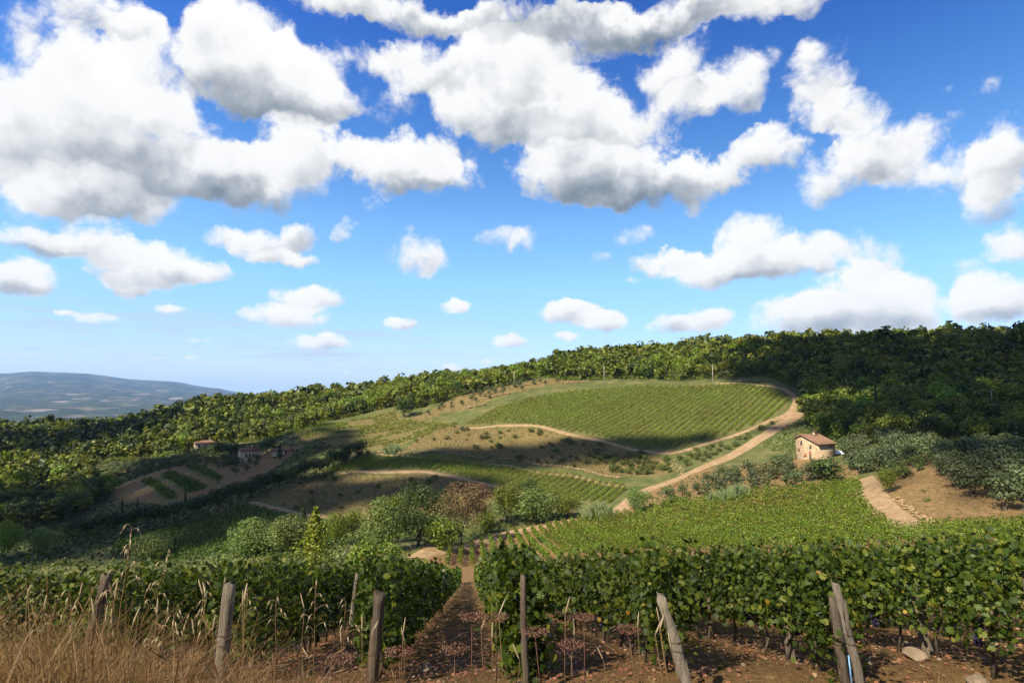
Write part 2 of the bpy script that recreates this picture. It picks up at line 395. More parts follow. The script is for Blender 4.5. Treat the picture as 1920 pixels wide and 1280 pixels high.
def _fit():
    P = _ctrl_xyz(); W = _warp(P[:, 0], P[:, 1]); n = len(P)
    D = np.linalg.norm(W[:, None] - W[None], axis=-1)
    K = np.where(D > 0, D * D * np.log(np.maximum(D, 1e-9)), 0) + np.eye(n) * 2e-3
    A = np.zeros((n + 3, n + 3)); A[:n, :n] = K; A[:n, n] = 1; A[:n, n + 1:] = W; A[n:, :n] = A[:n, n:].T
    b = np.zeros(n + 3)
    r = np.hypot(P[:, 0], P[:, 1]); b[:n] = P[:, 2]
    return W, np.linalg.solve(A, b)
_W, _C = _fit()
def _tps(X, Y):
    w = _warp(X, Y).reshape(-1, 2); out = np.zeros(len(w)); n = len(_W)
    for i in range(0, len(w), 8000):
        q = w[i:i + 8000]; D2 = ((q[:, None] - _W[None]) ** 2).sum(-1)
        out[i:i + 8000] = (.5 * D2 * np.log(np.maximum(D2, 1e-12))) @ _C[:n] + _C[n] + q @ _C[n + 1:]
    return out.reshape(X.shape)

def _far(A, R):
    """valley floor and the blue hills beyond it"""
    px = 960 + FPX * np.tan(np.clip(A, -1.2, 1.2))
    top = np.interp(px, [-2500, -900, -400, 0, 60, 160, 250, 330, 420, 520, 800, 3000], [712, 706, 703, 702, 699, 702, 712, 717, 731, 745, 752, 752])
    ridge_r = 22000
    zt = (740 - top) / FPX * ridge_r / np.sqrt(1 + np.tan(np.clip(A, -1.2, 1.2)) ** 2)
    zt = np.where(np.abs(A) > 1.25, 150, zt)
    x, y = R * np.sin(A), R * np.cos(A)
    roll = (fnoise(x / 900, y / 900, 5) - .5) * 110 * sstep(1800, 5000, R) + (fnoise(x / 260, y / 260, 9) - .5) * 35 * sstep(1500, 3500, R)
    floor = -150 - 30 * sstep(1500, 4000, R)
    z = floor + (zt - floor) * sstep(4500, ridge_r, R) ** 1.25 + roll * 1.6 * (1 - .8 * sstep(17000, 22000, R))
    z = np.where(R > ridge_r, z - (R - ridge_r) * .05, z)
    return z

GA = np.radians(np.concatenate([np.arange(-180, -56, 4.0), np.arange(-56, 56, .36), np.arange(56, 180.1, 4.0)]))
GR = np.concatenate([[.25, .6, 1.0, 1.5, 2.0, 2.6], np.exp(np.linspace(math.log(3.2), math.log(620), 268)), np.exp(np.linspace(math.log(645), math.log(34000), 84))])
def _grid():
    A, R = np.meshgrid(GA, GR, indexing='ij'); X = R * np.sin(A); Y = R * np.cos(A)
    Z = _tps(X, Y)
    # the regular foreground slope and the bank the photographer stands on
    w = (1 - sstep(50, 85, R)) * (1 - sstep(math.radians(52), math.radians(75), np.abs(A)))
    Z = Z * (1 - w) + plane_near(X, Y) * w
    bank_top = -1.62 - .10 * np.maximum(Y, 0) - .012 * X
    run = np.clip((Y - (2.4 - .06 * X)) / 6.3, 0, 1)
    fg = bank_top * (1 - sstep(0, 1, run)) + plane_near(X, np.maximum(Y, 8.7)) * sstep(0, 1, run)
    Z = np.where((R < 60) & (Y < 9.2), fg * 1.0, Z) if False else Z
    wb = (1 - sstep(8.4, 11, Y)) * (1 - sstep(35, 70, R))
    Z = Z * (1 - wb) + fg * wb
    k = sstep(900, 1700, R); Z = Z * (1 - k) + _far(A, R) * k
    Z = Z + (fnoise(X / 14, Y / 14, 3) - .5) * 1.2 * sstep(60, 220, R) * (1 - sstep(600, 1200, R)) + (fnoise(X / .9, Y / .9, 4) - .5) * .10 * (1 - sstep(30, 80, R))
    return X, Y, Z
GX, GY, GZ = _grid()
LGR = np.log(GR)
def height(x, y):
    x = np.asarray(x, float); y = np.asarray(y, float)
    r = np.log(np.clip(np.hypot(x, y), GR[0], GR[-1] * .999)); a = np.clip(np.arctan2(x, y), GA[0], GA[-1] - 1e-6)
    i = np.clip(np.searchsorted(GA, a, 'right') - 1, 0, len(GA) - 2); j = np.clip(np.searchsorted(LGR, r, 'right') - 1, 0, len(GR) - 2)
    u = (a - GA[i]) / (GA[i + 1] - GA[i]); rr = np.exp(r); v = (rr - GR[j]) / (GR[j + 1] - GR[j])
    return (GZ[i, j] * (1 - u) + GZ[i + 1, j] * u) * (1 - v) + (GZ[i, j + 1] * (1 - u) + GZ[i + 1, j + 1] * u) * v
def h1(x, y): return float(height(np.array([x]), np.array([y]))[0])

_T = np.exp(np.linspace(math.log(3.5), math.log(1500), 2600))
def cast(px, py, dmin=3.5):
    """where the line of sight through a photo pixel first meets the ground"""
    d = pdir(px, py); t = _T[_T > dmin]; P = d[None] * (t / d[1])[:, None]
    below = P[:, 2] < height(P[:, 0], P[:, 1])
    k = int(np.argmax(below)) if below.any() else len(t) - 1
    p = P[k].copy(); p[2] = h1(p[0], p[1]); return p
def castpoly(pts, dmin=3.5): return np.array([cast(x, y, dmin)[:2] for x, y in pts])
def plan(px, d): return np.array([(px - 960) / FPX * d, d])           # photo column + distance
def planpoly(pts): return np.array([plan(*p) for p in pts])

def inside(poly, X, Y):
    c = np.zeros(np.shape(X), bool); n = len(poly)
    for i in range(n):
        x0, y0 = poly[i]; x1, y1 = poly[(i + 1) % n]
        if y0 == y1: continue
        c ^= ((y0 > Y) != (y1 > Y)) & (X < (x1 - x0) * (Y - y0) / (y1 - y0) + x0)
    return c

# ------------------------------------------------------------------ materials
def principled(name, rough=.9, spec=.2):
    m = bpy.data.materials.new(name); m.use_nodes = True; t = m.node_tree; n = N(t)
    b = t.nodes['Principled BSDF']; b.inputs['Roughness'].default_value = rough; b.inputs['Specular IOR Level'].default_value = spec
    return m, n, b

def mat_leaf(name, stops, transl=.3, objvar=.25, rough=.55, hue=.03):
    """foliage: each leaf its own shade, each plant its own tone"""
    m, n, b = principled(name, rough, .25)
    g = n('ShaderNodeNewGeometry'); oi = n('ShaderNodeObjectInfo')
    col = n.ramp(g.outputs['Random Per Island'], stops)
    big = n.noise(n('ShaderNodeTexCoord').outputs['Object'], .35, 2, .5)
    hs = n('ShaderNodeHueSaturation'); n.put(hs.inputs['Color'], col)
    patch = n.noise(n('ShaderNodeNewGeometry').outputs['Position'], .035, 3, .6)          # whole stands differ in tone
    v = n.math('ADD', n.math('MULTIPLY_ADD', oi.outputs['Random'], objvar * 2, 1 - objvar), n.math('MULTIPLY_ADD', big, .5, -.25))
    v = n.math('ADD', v, n.math('MULTIPLY_ADD', patch, .9, -.45))
    n.put(hs.inputs['Value'], v); n.put(hs.inputs['Hue'], n.math('ADD', n.math('MULTIPLY_ADD', oi.outputs['Random'], hue, .5 - hue / 2), n.math('MULTIPLY_ADD', patch, .10, -.05)))
    n.put(b.inputs['Base Color'], hs.outputs[0])
    tr = n('ShaderNodeBsdfTranslucent'); n.put(tr.inputs[0], n.mix(1.0, hs.outputs[0], (1.25, 1.25, .55, 1), 'MULTIPLY'))
    mx = n('ShaderNodeMixShader'); mx.inputs[0].default_value = transl
    n.put(mx.inputs[1], b.outputs[0]); n.put(mx.inputs[2], tr.outputs[0])
    n.put(m.node_tree.nodes['Material Output'].inputs[0], mx.outputs[0])
    return m

def mat_rough(name, c1, c2, scale=6, bump=.3, bscale=20, rough=.9, coord='Object', c3=None, stretch=(1, 1, 1)):
    m, n, b = principled(name, rough, .15)
    co = n.vec('MULTIPLY', n('ShaderNodeTexCoord').outputs[coord], stretch)
    f = n.noise(co, scale, 6, .65)
    stops = [(.3, c1), (.7, c2)] + ([(.82, c3)] if c3 else [])
    n.put(b.inputs['Base Color'], n.ramp(f, stops))
    bp = n('ShaderNodeBump'); bp.inputs['Strength'].default_value = bump; bp.inputs['Distance'].default_value = .05
    n.put(bp.inputs['Height'], n.noise(co, bscale, 5, .65)); n.put(b.inputs['Normal'], bp.outputs[0])
    return m

M = {}
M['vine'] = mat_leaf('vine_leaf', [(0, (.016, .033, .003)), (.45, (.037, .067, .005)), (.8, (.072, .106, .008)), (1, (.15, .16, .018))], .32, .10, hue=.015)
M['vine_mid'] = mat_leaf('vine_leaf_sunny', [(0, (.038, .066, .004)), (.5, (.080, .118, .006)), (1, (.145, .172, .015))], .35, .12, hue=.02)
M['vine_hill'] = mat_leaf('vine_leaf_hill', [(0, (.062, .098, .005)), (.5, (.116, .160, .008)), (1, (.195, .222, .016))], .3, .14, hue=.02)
M['vine_yellow'] = mat_leaf('vine_leaf_yellowing', [(0, (.26, .17, .012)), (.6, (.36, .25, .02)), (1, (.30, .11, .018))], .35, .15)
M['oak'] = mat_leaf('oak_leaf', [(0, (.046, .074, .005)), (.5, (.104, .140, .009)), (1, (.185, .205, .020))], .30, .35, hue=.05)
M['oak_dark'] = mat_leaf('evergreen_oak_leaf', [(0, (.016, .029, .004)), (.5, (.032, .054, .006)), (1, (.055, .078, .010))], .18, .22)
M['pine'] = mat_leaf('pine_needle', [(0, (.012, .025, .004)), (.6, (.025, .046, .006)), (1, (.044, .066, .010))], .15, .15)
M['cypress'] = mat_leaf('cypress_spray', [(0, (.009, .020, .003)), (.6, (.018, .035, .005)), (1, (.030, .048, .008))], .1, .15)
M['olive'] = mat_leaf('olive_leaf', [(0, (.034, .048, .014)), (.5, (.060, .078, .026)), (1, (.105, .122, .052))], .2, .18, hue=.02)
M['willow'] = mat_leaf('willow_leaf', [(0, (.050, .080, .014)), (.5, (.095, .132, .024)), (1, (.16, .19, .05))], .3, .15)
M['shrub'] = mat_leaf('shrub_leaf', [(0, (.036, .054, .009)), (.5, (.068, .086, .014)), (1, (.125, .13, .030))], .2, .3, hue=.05)
M['lime_leaf'] = mat_leaf('young_leaf', [(0, (.10, .14, .015)), (.5, (.18, .22, .026)), (1, (.27, .29, .05))], .4, .05)
M['russet'] = mat_leaf('russet_leaf', [(0, (.085, .060, .020)), (.5, (.15, .085, .035)), (1, (.14, .13, .05))], .25, .1)
M['reed'] = mat_leaf('reed_blade', [(0, (.10, .15, .05)), (.5, (.17, .22, .09)), (1, (.27, .30, .15))], .3, .1)
M['straw'] = mat_leaf('dry_grass', [(0, (.10, .052, .017)), (.45, (.20, .115, .038)), (.85, (.32, .215, .088)), (1, (.08, .09, .022))], .25, .05)
M['dry_tuft'] = mat_leaf('withered_tuft', [(0, (.052, .054, .011)), (.5, (.095, .082, .021)), (1, (.17, .13, .042))], .2, .1)
M['straw_dark'] = mat_leaf('dry_umbel', [(0, (.10, .05, .025)), (.6, (.17, .085, .045)), (1, (.22, .12, .06))], .1, .1)
M['oat'] = mat_leaf('oat_husk', [(0, (.38, .28, .14)), (1, (.62, .50, .30))], .3, .05)
M['litter'] = mat_leaf('fallen_leaf', [(0, (.09, .050, .024)), (.5, (.17, .080, .036)), (.8, (.27, .13, .055)), (1, (.30, .22, .12))], .1, 0)
M['bark'] = mat_rough('bark', (.045, .034, .024), (.11, .085, .062), 7, .8, 18, stretch=(1, 1, .3))
M['post'] = mat_rough('weathered_wood', (.13, .098, .064), (.33, .275, .20), 5, .9, 26, stretch=(4, 4, .25))
M['post_dark'] = mat_rough('old_dark_wood', (.07, .050, .034), (.20, .152, .105), 5, .9, 26, stretch=(4, 4, .25))
M['pole'] = mat_rough('pole_wood', (.26, .22, .17), (.42, .37, .30), 3, .3, 20, stretch=(1, 1, .1))
M['rock'] = mat_rough('limestone', (.13, .092, .055), (.27, .205, .135), 3, .9, 14, c3=(.34, .28, .20))
M['rock_pale'] = mat_rough('pale_limestone', (.16, .105, .052), (.29, .205, .112), 2, .6, 12, c3=(.37, .285, .185))
M['cloud'] = mat_rough('cloud_white', (.78, .79, .80), (.84, .84, .84), .01, 0, 1)

# ------------------------------------------------------------------ ground zones (plan outlines found by casting photo outlines onto the terrain)
UV = castpoly([(868,797),(920,771),(1000,747),(1070,734),(1200,724),(1330,724),(1400,722),(1440,727),(1478,742),(1474,768),(1440,789),(1370,813),(1262,843),(1200,837),(1100,815),(1000,798),(940,793)], 150)
MV = castpoly([(600,886),(690,853),(780,858),(900,868),(1040,886),(1182,909),(1142,946),(1060,938),(960,917),(860,892),(760,879),(640,885)], 120)
RF = castpoly([(815,1052),(850,1032),(915,1014),(985,997),(1035,984),(1160,964),(1240,950),(1350,932),(1480,917),(1600,902),(1612,906),(1626,950),(1690,1000),(1760,994),(1920,988),(2200,986),(2200,1020),(1700,1028),(1500,1036),(1150,1043),(1040,1052),(900,1062),(830,1062)], 50)
LF = castpoly([(548,812),(600,795),(740,770),(748,786),(868,797),(800,815),(730,836),(640,842),(572,825)], 150)
DF = castpoly([(215,1020),(330,990),(470,948),(560,972),(640,1003),(600,1040),(400,1046),(200,1042)], 100)
DF2 = castpoly([(30,1010),(130,985),(300,955),(330,965),(200,1000),(120,1020)], 100)
SB1 = castpoly([(750,845),(800,812),(870,800),(960,800),(1100,822),(1250,856),(1262,885),(1170,893),(1040,872),(900,858)], 120)
SB2 = castpoly([(480,935),(560,905),(640,892),(760,887),(860,900),(950,925),(900,960),(760,970),(600,968)], 120)
TERR = [castpoly(p, 120) for p in ([(262,905),(282,897),(335,932),(315,940)], [(298,893),(325,886),(392,915),(352,926)], [(348,878),(370,873),(420,897),(412,906)])]
TSOIL = castpoly([(200,925),(240,905),(350,870),(470,850),(560,840),(470,905),(330,945),(230,945)], 120)
RSOIL = castpoly([(1612,900),(1680,880),(1730,850),(1920,850),(1920,975),(1760,985),(1690,985),(1640,940)], 60)
OTERR = planpoly([(770,318),(900,338),(1010,362),(1080,368),(1060,385),(960,400),(850,368)])
HSOIL = castpoly([(1150,965),(1230,915),(1330,875),(1480,860),(1590,870),(1610,900),(1480,915),(1300,938)], 80)
F1 = planpoly([(1500,262),(1530,226),(1575,206),(1650,198),(1760,190),(1920,180),(2060,176),(2330,170),(2330,490),(1480,500),(1300,505),(1050,505),(1000,450),(1010,405),(1060,378),(1200,362),(1336,350),(1440,332),(1500,300)])
F2 = planpoly([(1010,402),(1000,520),(700,560),(560,590),(430,620),(340,640),(240,600),(120,585),(40,575),(-60,570),(-330,560),(-330,440),(0,425),(110,410),(190,385),(290,365),(345,362),(420,368),(500,355),(540,340),(545,332),(600,345),(740,360),(760,338),(800,350),(860,370),(960,388)])
F3 = planpoly([(-330,222),(60,205),(150,215),(225,240),(222,275),(200,300),(190,340),(150,380),(60,420),(-330,420)])
NEARV = np.array([(-22, 8.4), (12, 7.0), (60, 30), (52, 62), (10, 75), (-3, 75), (-14, 46), (-30, 40)])

def build_ground():
    na, nr = GX.shape
    V = np.stack([GX, GY, GZ], -1).reshape(-1, 3)
    i, j = np.meshgrid(np.arange(na - 1), np.arange(nr - 1), indexing='ij'); k = (i * nr + j).ravel()
    F = np.stack([k, k + 1, k + nr + 1, k + nr], -1)
    g = Geo(); g.add(V, F)
    # close the small disc under the camera
    c = g.n; g.add([[0, 0, GZ[:, 0].mean()]], [])
    g.f.append(np.stack([np.arange(na - 1) * nr, np.arange(1, na) * nr, np.full(na - 1, c)], -1))
    X, Y = V[:, 0], V[:, 1]
    jx = X + (fnoise(X / 5, Y / 5, 21) - .5) * 5 * sstep(40, 200, np.hypot(X, Y)); jy = Y + (fnoise(X / 5, Y / 5, 22) - .5) * 5 * sstep(40, 200, np.hypot(X, Y))
    soil = np.zeros(len(V)); dry = np.zeros(len(V)); green = np.zeros(len(V)); wood = np.zeros(len(V))
    for p in (UV, MV, RF, LF): soil[inside(p, jx, jy)] = .8
    for p in (UV, MV): green[inside(p, jx, jy)] = .7
    for p in (TSOIL, RSOIL, HSOIL): soil[inside(p, jx, jy)] = .72
    soil[inside(OTERR, jx, jy)] = .55; dry[inside(OTERR, jx, jy)] = .9
    dry[inside(LF, jx, jy)] = .7; green[inside(LF, jx, jy)] = .3
    for p in (SB1, SB2): dry[inside(p, jx, jy)] = .85; soil[inside(p, jx, jy)] = .3
    for p in (DF, DF2): green[inside(p, jx, jy)] = 1; soil[inside(p, jx, jy)] = 0
    for p in TERR: green[inside(p, X, Y)] = 1; soil[inside(p, X, Y)] = .2
    for p in (F1, F2, F3): wood[inside(p, jx, jy)] = 1
    R = np.hypot(X, Y)
    near = inside(NEARV, X, Y) | ((R < 60) & (np.abs(np.arctan2(X, Y)) < 1.1)); soil[near] = 1; dry[near] = 0
    gap = inside(planpoly([(760,58),(1010,58),(1040,112),(1050,135),(800,135)]), X, Y); soil[gap] = 1; green[gap] = 0; dry[gap] = 0
    bank = (1 - sstep(6.8, 8.6, Y + .10 * X)) * (R < 60); dry = np.maximum(dry, bank * .9)
    me = g.mesh('ground', None, True)
    for nm, cols in (('cover', (soil, dry, green)), ('cover2', (wood, sstep(1200, 2200, R), np.zeros(len(V))))):
        at_ = me.color_attributes.new(nm, 'FLOAT_COLOR', 'POINT')
        a = np.ones((len(V) + 1, 4), np.float32); a[:-1, 0], a[:-1, 1], a[:-1, 2] = cols
        at_.data.foreach_set('color', a.ravel())
    m, n, b = principled('ground_cover', .95, .1)
    at1 = n('ShaderNodeAttribute', attribute_name='cover'); at2 = n('ShaderNodeAttribute', attribute_name='cover2')
    s1 = n('ShaderNodeSeparateColor'); n.put(s1.inputs[0], at1.outputs['Color']); s2 = n('ShaderNodeSeparateColor'); n.put(s2.inputs[0], at2.outputs['Color'])
    P = n('ShaderNodeNewGeometry').outputs['Position']
    f_s = n.noise(P, .12, 6, .6); f_m = n.noise(P, 1.3, 6, .65); f_f = n.noise(P, 9.0, 6, .7); f_ff = n.noise(P, 38.0, 4, .7)
    mixn = n.math('ADD', n.math('MULTIPLY', f_m, .5), n.math('MULTIPLY', f_f, .5))
    scrub = n.ramp(n.math('ADD', n.math('MULTIPLY', f_s, .6), n.math('MULTIPLY', f_m, .4)), [(.36, (.034, .046, .013)), (.5, (.066, .074, .022)), (.62, (.125, .105, .042))])
    soilc = n.ramp(mixn, [(.33, (.082, .044, .017)), (.5, (.145, .085, .036)), (.62, (.205, .132, .062)), (.74, (.29, .205, .115))])
    nsoil = n.ramp(n.math('ADD', n.math('MULTIPLY', f_f, .55), n.math('MULTIPLY', f_ff, .45)), [(.36, (.056, .030, .011)), (.5, (.110, .064, .024)), (.60, (.18, .112, .045)), (.70, (.31, .235, .125))])
    rad = n.vec('LENGTH', P)
    soilc = n.mix(n.rng(rad, 30, 75), nsoil, soilc)
    dryc = n.ramp(mixn, [(.34, (.060, .045, .016)), (.5, (.118, .086, .032)), (.66, (.205, .152, .064))])
    greenc = n.ramp(mixn, [(.34, (.028, .048, .013)), (.5, (.050, .078, .018)), (.66, (.085, .105, .026))])
    woodc = n.ramp(mixn, [(.35, (.020, .026, .010)), (.65, (.05, .052, .022))])
    # plains and hills beyond: fields, woods and pale clearings
    vo = n('ShaderNodeTexVoronoi'); vo.feature = 'F1'; n.put(vo.inputs['Vector'], n.vec('MULTIPLY', n.vec('ADD', P, n.vec('SCALE', n.noise(P, .002, 3, .5, out='Color'), scale=260)), (1, .55, 0))); vo.inputs['Scale'].default_value = .0085
    vs_ = n('ShaderNodeSeparateColor'); n.put(vs_.inputs[0], vo.outputs['Color'])
    farc = n.ramp(vs_.outputs[0], [(.0, (0.015, 0.024, 0.013)), (.36, (0.028, 0.041, 0.017)), (.52, (0.046, 0.052, 0.026)), (.66, (0.031, 0.039, 0.019)), (.80, (0.093, 0.075, 0.053)), (.90, (0.062, 0.058, 0.034)), (.965, (0.149, 0.116, 0.105))], 'CONSTANT')
    farw = n.rng(n.noise(P, .0016, 4, .6), .47, .55)
    farc = n.mix(farw, farc, (.020, .027, .015, 1))
    col = n.mix(n.math('MULTIPLY', n.rng(f_m, .3, .6), n.rng(s1.outputs[0], .05, .6)), scrub, soilc)
    col = n.mix(n.rng(s1.outputs[0], .55, .95), col, soilc)
    col = n.mix(n.math('MULTIPLY', s1.outputs[1], n.rng(f_s, .25, .5)), col, dryc)
    col = n.mix(n.math('MULTIPLY', s1.outputs[2], n.rng(f_m, .25, .45)), col, greenc)
    col = n.mix(s2.outputs[0], col, woodc); col = n.mix(s2.outputs[1], col, farc)
    n.put(b.inputs['Base Color'], col)
    bp = n('ShaderNodeBump'); bp.inputs['Strength'].default_value = .8; bp.inputs['Distance'].default_value = .05
    n.put(bp.inputs['Height'], n.math('ADD', f_f, n.math('MULTIPLY', f_ff, .6))); n.put(b.inputs['Normal'], bp.outputs[0])
    me.materials.append(m)
    o = bpy.data.objects.new('ground', me); COL.objects.link(o); tag(o, kind='structure')
build_ground()

# ------------------------------------------------------------------ dirt tracks
def spline(P, step):
    P = np.asarray(P, float); d = np.concatenate([[0], np.cumsum(np.linalg.norm(np.diff(P, axis=0), axis=1))])
    t = np.linspace(0, d[-1], max(3, int(d[-1] / step)))
    for _ in range(1): Q = np.stack([np.interp(t, d, P[:, k]) for k in range(P.shape[1])], 1)
    k = max(1, int(6 / step))
    ker = np.ones(2 * k + 1) / (2 * k + 1)
    pad = np.pad(Q, ((k, k), (0, 0)), mode='edge')
    return np.stack([np.convolve(pad[:, c], ker, 'valid') for c in range(Q.shape[1])], 1)

def mat_track():
    """two pale wheel ruts, a rough grassy crown between them, soft verges"""
    m, n, b = principled('track_dirt', .95, .1); P = n('ShaderNodeNewGeometry').outputs['Position']; wear = n('ShaderNodeAttribute', attribute_name='wear').outputs['Fac']
    f = n.noise(P, .5, 6, .65); f2 = n.noise(P, 2.5, 5, .7)
    dirt = n.ramp(n.math('ADD', n.math('MULTIPLY', f, .5), n.math('MULTIPLY', f2, .5)), [(.34, (.13, .082, .039)), (.52, (.225, .15, .080)), (.66, (.32, .235, .140))])
    rough = n.ramp(f2, [(.35, (.055, .050, .017)), (.6, (.13, .096, .040))])
    n.put(b.inputs['Base Color'], n.mix(n.rng(n.math('ADD', wear, n.math('MULTIPLY_ADD', f, 2.2, -1.15)), .15, .55), rough, dirt))
    bp = n('ShaderNodeBump'); bp.inputs['Strength'].default_value = .6; bp.inputs['Distance'].default_value = .08; n.put(bp.inputs['Height'], f2); n.put(b.inputs['Normal'], bp.outputs[0])
    return m
M['track'] = mat_track()
def track(pix, width, dmin=60, name='dirt_track'):
    P = spline(castpoly(pix, dmin), 1.5); T = norm(np.gradient(P, axis=0)); L = np.stack([-T[:, 1], T[:, 0]], 1)
    us = np.linspace(-.5, .5, 7); g = Geo(); rows = []
    wv = width * (.85 + .3 * fnoise(np.arange(len(P)) / 9., np.full(len(P), len(pix) * 3.3), 31))
    for i, u in enumerate(us):
        q = P + L * (u * wv)[:, None]; z = height(q[:, 0], q[:, 1]) + (.16 if 0 < i < 6 else -.05) - (.05 if i in (2, 4) else 0)
        rows.append(np.column_stack([q, z]))
    V = np.stack(rows, 1).reshape(-1, 3); n = len(P); i, j = np.meshgrid(np.arange(n - 1), np.arange(6), indexing='ij'); k = (i * 7 + j).ravel()
    g.add(V, np.stack([k, k + 1, k + 8, k + 7], -1))
    o = tag(g.build(name, M['track'], None, True), kind='structure')
    ca = o.data.color_attributes.new('wear', 'FLOAT_COLOR', 'POINT'); a = np.ones((len(V), 4), np.float32)
    a[:, 0] = np.tile([0, .55, 1, .35, 1, .55, 0], n); ca.data.foreach_set('color', a.ravel())
TRACKS = [([(1500,772),(1470,795),(1400,838),(1330,872),(1250,905),(1195,927),(1165,952),(1146,968)], 6.0),
          ([(862,801),(940,797),(1040,806),(1140,829),(1210,846),(1262,852),(1340,828),(1420,800),(1482,776),(1495,748),(1465,727),(1400,719),(1340,719)], 3.0),
          ([(700,851),(800,859),(940,871),(1080,893),(1180,913)], 2.4),
          ([(630,889),(760,884),(860,896),(960,921),(1010,934)], 3.2),
          ([(1618,895),(1630,922),(1658,956),(1690,980),(1730,1000)], 5.0),
          ([(465,941),(510,951),(560,965),(640,972)], 2.8),
          ([(770,1050),(830,1030),(920,1008),(1000,990),(1040,980),(1110,970)], 5.5),
          ([(240,930),(300,905),(360,885)], 2.5),
          ([(0,906),(60,890)], 3.0)]
for pts, w in TRACKS: track(pts, w)
track_pts = np.concatenate([spline(castpoly(p, 60), 2.0) for p, w in TRACKS])
house_xy = cast(1525, 860, 80)[:2]
def clear_tracks(P, r=3.0):
    keep = np.ones(len(P), bool)
    for i in range(0, len(track_pts), 50): keep &= (np.linalg.norm(P[:, None] - track_pts[None, i:i + 50], axis=-1) > r).all(1)
    return P[keep]
def clear_house(P): return P[np.linalg.norm(P - house_xy, axis=1) > 9.5]

# ------------------------------------------------------------------ vine rows
def row_cards(geo, P0, P1, rng, size, per_m, h0, h1_, hw, tpl, seed, zcol=None):
    """leafy hedge between two plan points, with uneven top, ragged underside and stray shoots"""
    P0, P1 = np.asarray(P0, float), np.asarray(P1, float); Ln = np.linalg.norm(P1 - P0); k = int(Ln * per_m)
    if k < 1: return
    t = rng.uniform(0, Ln, k); T = (P1 - P0) / Ln; S = np.array([-T[1], T[0]])
    vig = fnoise(t / 1.1 + seed * 7.7, np.full(k, seed * 3.1), 11, 3)          # vigour of each vine
    top = h1_ * (.80 + .42 * vig); bot = h0 * (1.45 - .9 * vnoise(t / .8 + seed * 5.1, np.full(k, seed * 1.7), 13))
    u = rng.beta(1.25, 1.05, k); z = bot + (top - bot) * u
    w = hw * (.75 + .6 * vig) * (1.08 - .55 * np.abs(u - .45) ** 1.3)
    s = rng.uniform(-1, 1, k); lat = np.sign(s) * np.abs(s) ** .55 * w
    stray = rng.random(k) < .03; z = np.where(stray, top + rng.uniform(0, .14, k), z)
    q = P0 + T * t[:, None] + S * lat[:, None]
    C = np.column_stack([q, height(q[:, 0], q[:, 1]) + z])
    out = np.column_stack([S[None] * np.sign(lat)[:, None], np.zeros(k)])
    cards(geo, C, size * rng.uniform(.45, 1.4, k), rng, tpl, .45, out, .8)

def field_rows(poly, azdeg, spacing, jitter=.0, origin=(0, 0), minlen=5, step=1.0):
    """parallel lines at an azimuth, clipped to a plan outline"""
    a = math.radians(azdeg); T = np.array([math.sin(a), math.cos(a)]); S = np.array([T[1], -T[0]])
    Q = poly - np.array(origin); s = Q @ S; t = Q @ T; res = []
    for k in range(math.ceil(s.min() / spacing), math.floor(s.max() / spacing) + 1):
        tt = np.arange(t.min(), t.max(), step); p = np.array(origin) + S * (k * spacing) + T * tt[:, None]
        m = inside(poly, p[:, 0], p[:, 1]); idx = np.flatnonzero(np.diff(np.concatenate([[0], m.astype(int), [0]])))
        for a0, a1 in zip(idx[::2], idx[1::2]):
            if (a1 - a0) * step >= minlen: res.append((p[a0], p[a1 - 1]))
    return res

def in_view(p, m=90):
    return p[1] > 3 and -m < 960 + FPX * p[0] / p[1] < 1920 + m

def far_field(poly, az, spacing, mat, label, group, size, per_m, h0, h1_, hw, origin=(0, 0), minlen=6, first=None, last=None, gap=0.0):
    rng = np.random.default_rng(int(abs(az) * 10 + spacing * 100)); made = 0
    todo = [r for r in field_rows(poly, az, spacing, origin=origin, minlen=minlen) if in_view(r[0], 300) or in_view(r[1], 300)]
    for i, (a, b) in enumerate(todo):
        g = Geo(); Ln = np.linalg.norm(b - a); nseg = max(1, int(Ln / 12))
        for k in range(nseg):
            if rng.random() < gap: continue
            p, q = a + (b - a) * k / nseg, a + (b - a) * (k + 1) / nseg
            dist = np.linalg.norm((p + q) / 2); sz = np.clip(dist * size, .14, .8)
            row_cards(g, p, q, rng, sz, per_m / sz ** 2, h0, h1_, hw, QUAD, i * 1.37 + k)
        if g.n:
            base = np.array([a[0], a[1], h1(*a)]); t = thing('vine_row', base, (first if i == 0 else last if i == len(todo) - 1 else None) or label, 'vine row', group)
            g.v = [v - base for v in g.v]; tag(g.build('foliage', mat, t), kind='stuff'); made += 1
    return made

counts = {}
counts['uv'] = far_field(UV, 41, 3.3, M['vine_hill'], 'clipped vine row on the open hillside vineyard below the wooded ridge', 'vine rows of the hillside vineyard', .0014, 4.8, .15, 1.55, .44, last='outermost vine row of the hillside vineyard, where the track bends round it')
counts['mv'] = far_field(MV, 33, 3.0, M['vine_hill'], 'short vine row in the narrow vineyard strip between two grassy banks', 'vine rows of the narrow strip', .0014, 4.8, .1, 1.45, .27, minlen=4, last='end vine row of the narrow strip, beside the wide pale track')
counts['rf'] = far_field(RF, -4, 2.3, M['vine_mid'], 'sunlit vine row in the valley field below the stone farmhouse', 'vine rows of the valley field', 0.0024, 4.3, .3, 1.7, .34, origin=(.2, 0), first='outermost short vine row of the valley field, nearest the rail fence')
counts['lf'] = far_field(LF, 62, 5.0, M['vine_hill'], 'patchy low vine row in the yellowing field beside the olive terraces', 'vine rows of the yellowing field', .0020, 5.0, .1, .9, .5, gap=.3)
counts['df'] = far_field(DF, 62, 3.0, M['vine'], 'dark vine row in the low field behind the pale willows', 'vine rows of the low dark field', .0027, 4.0, .1, 1.5, .6)
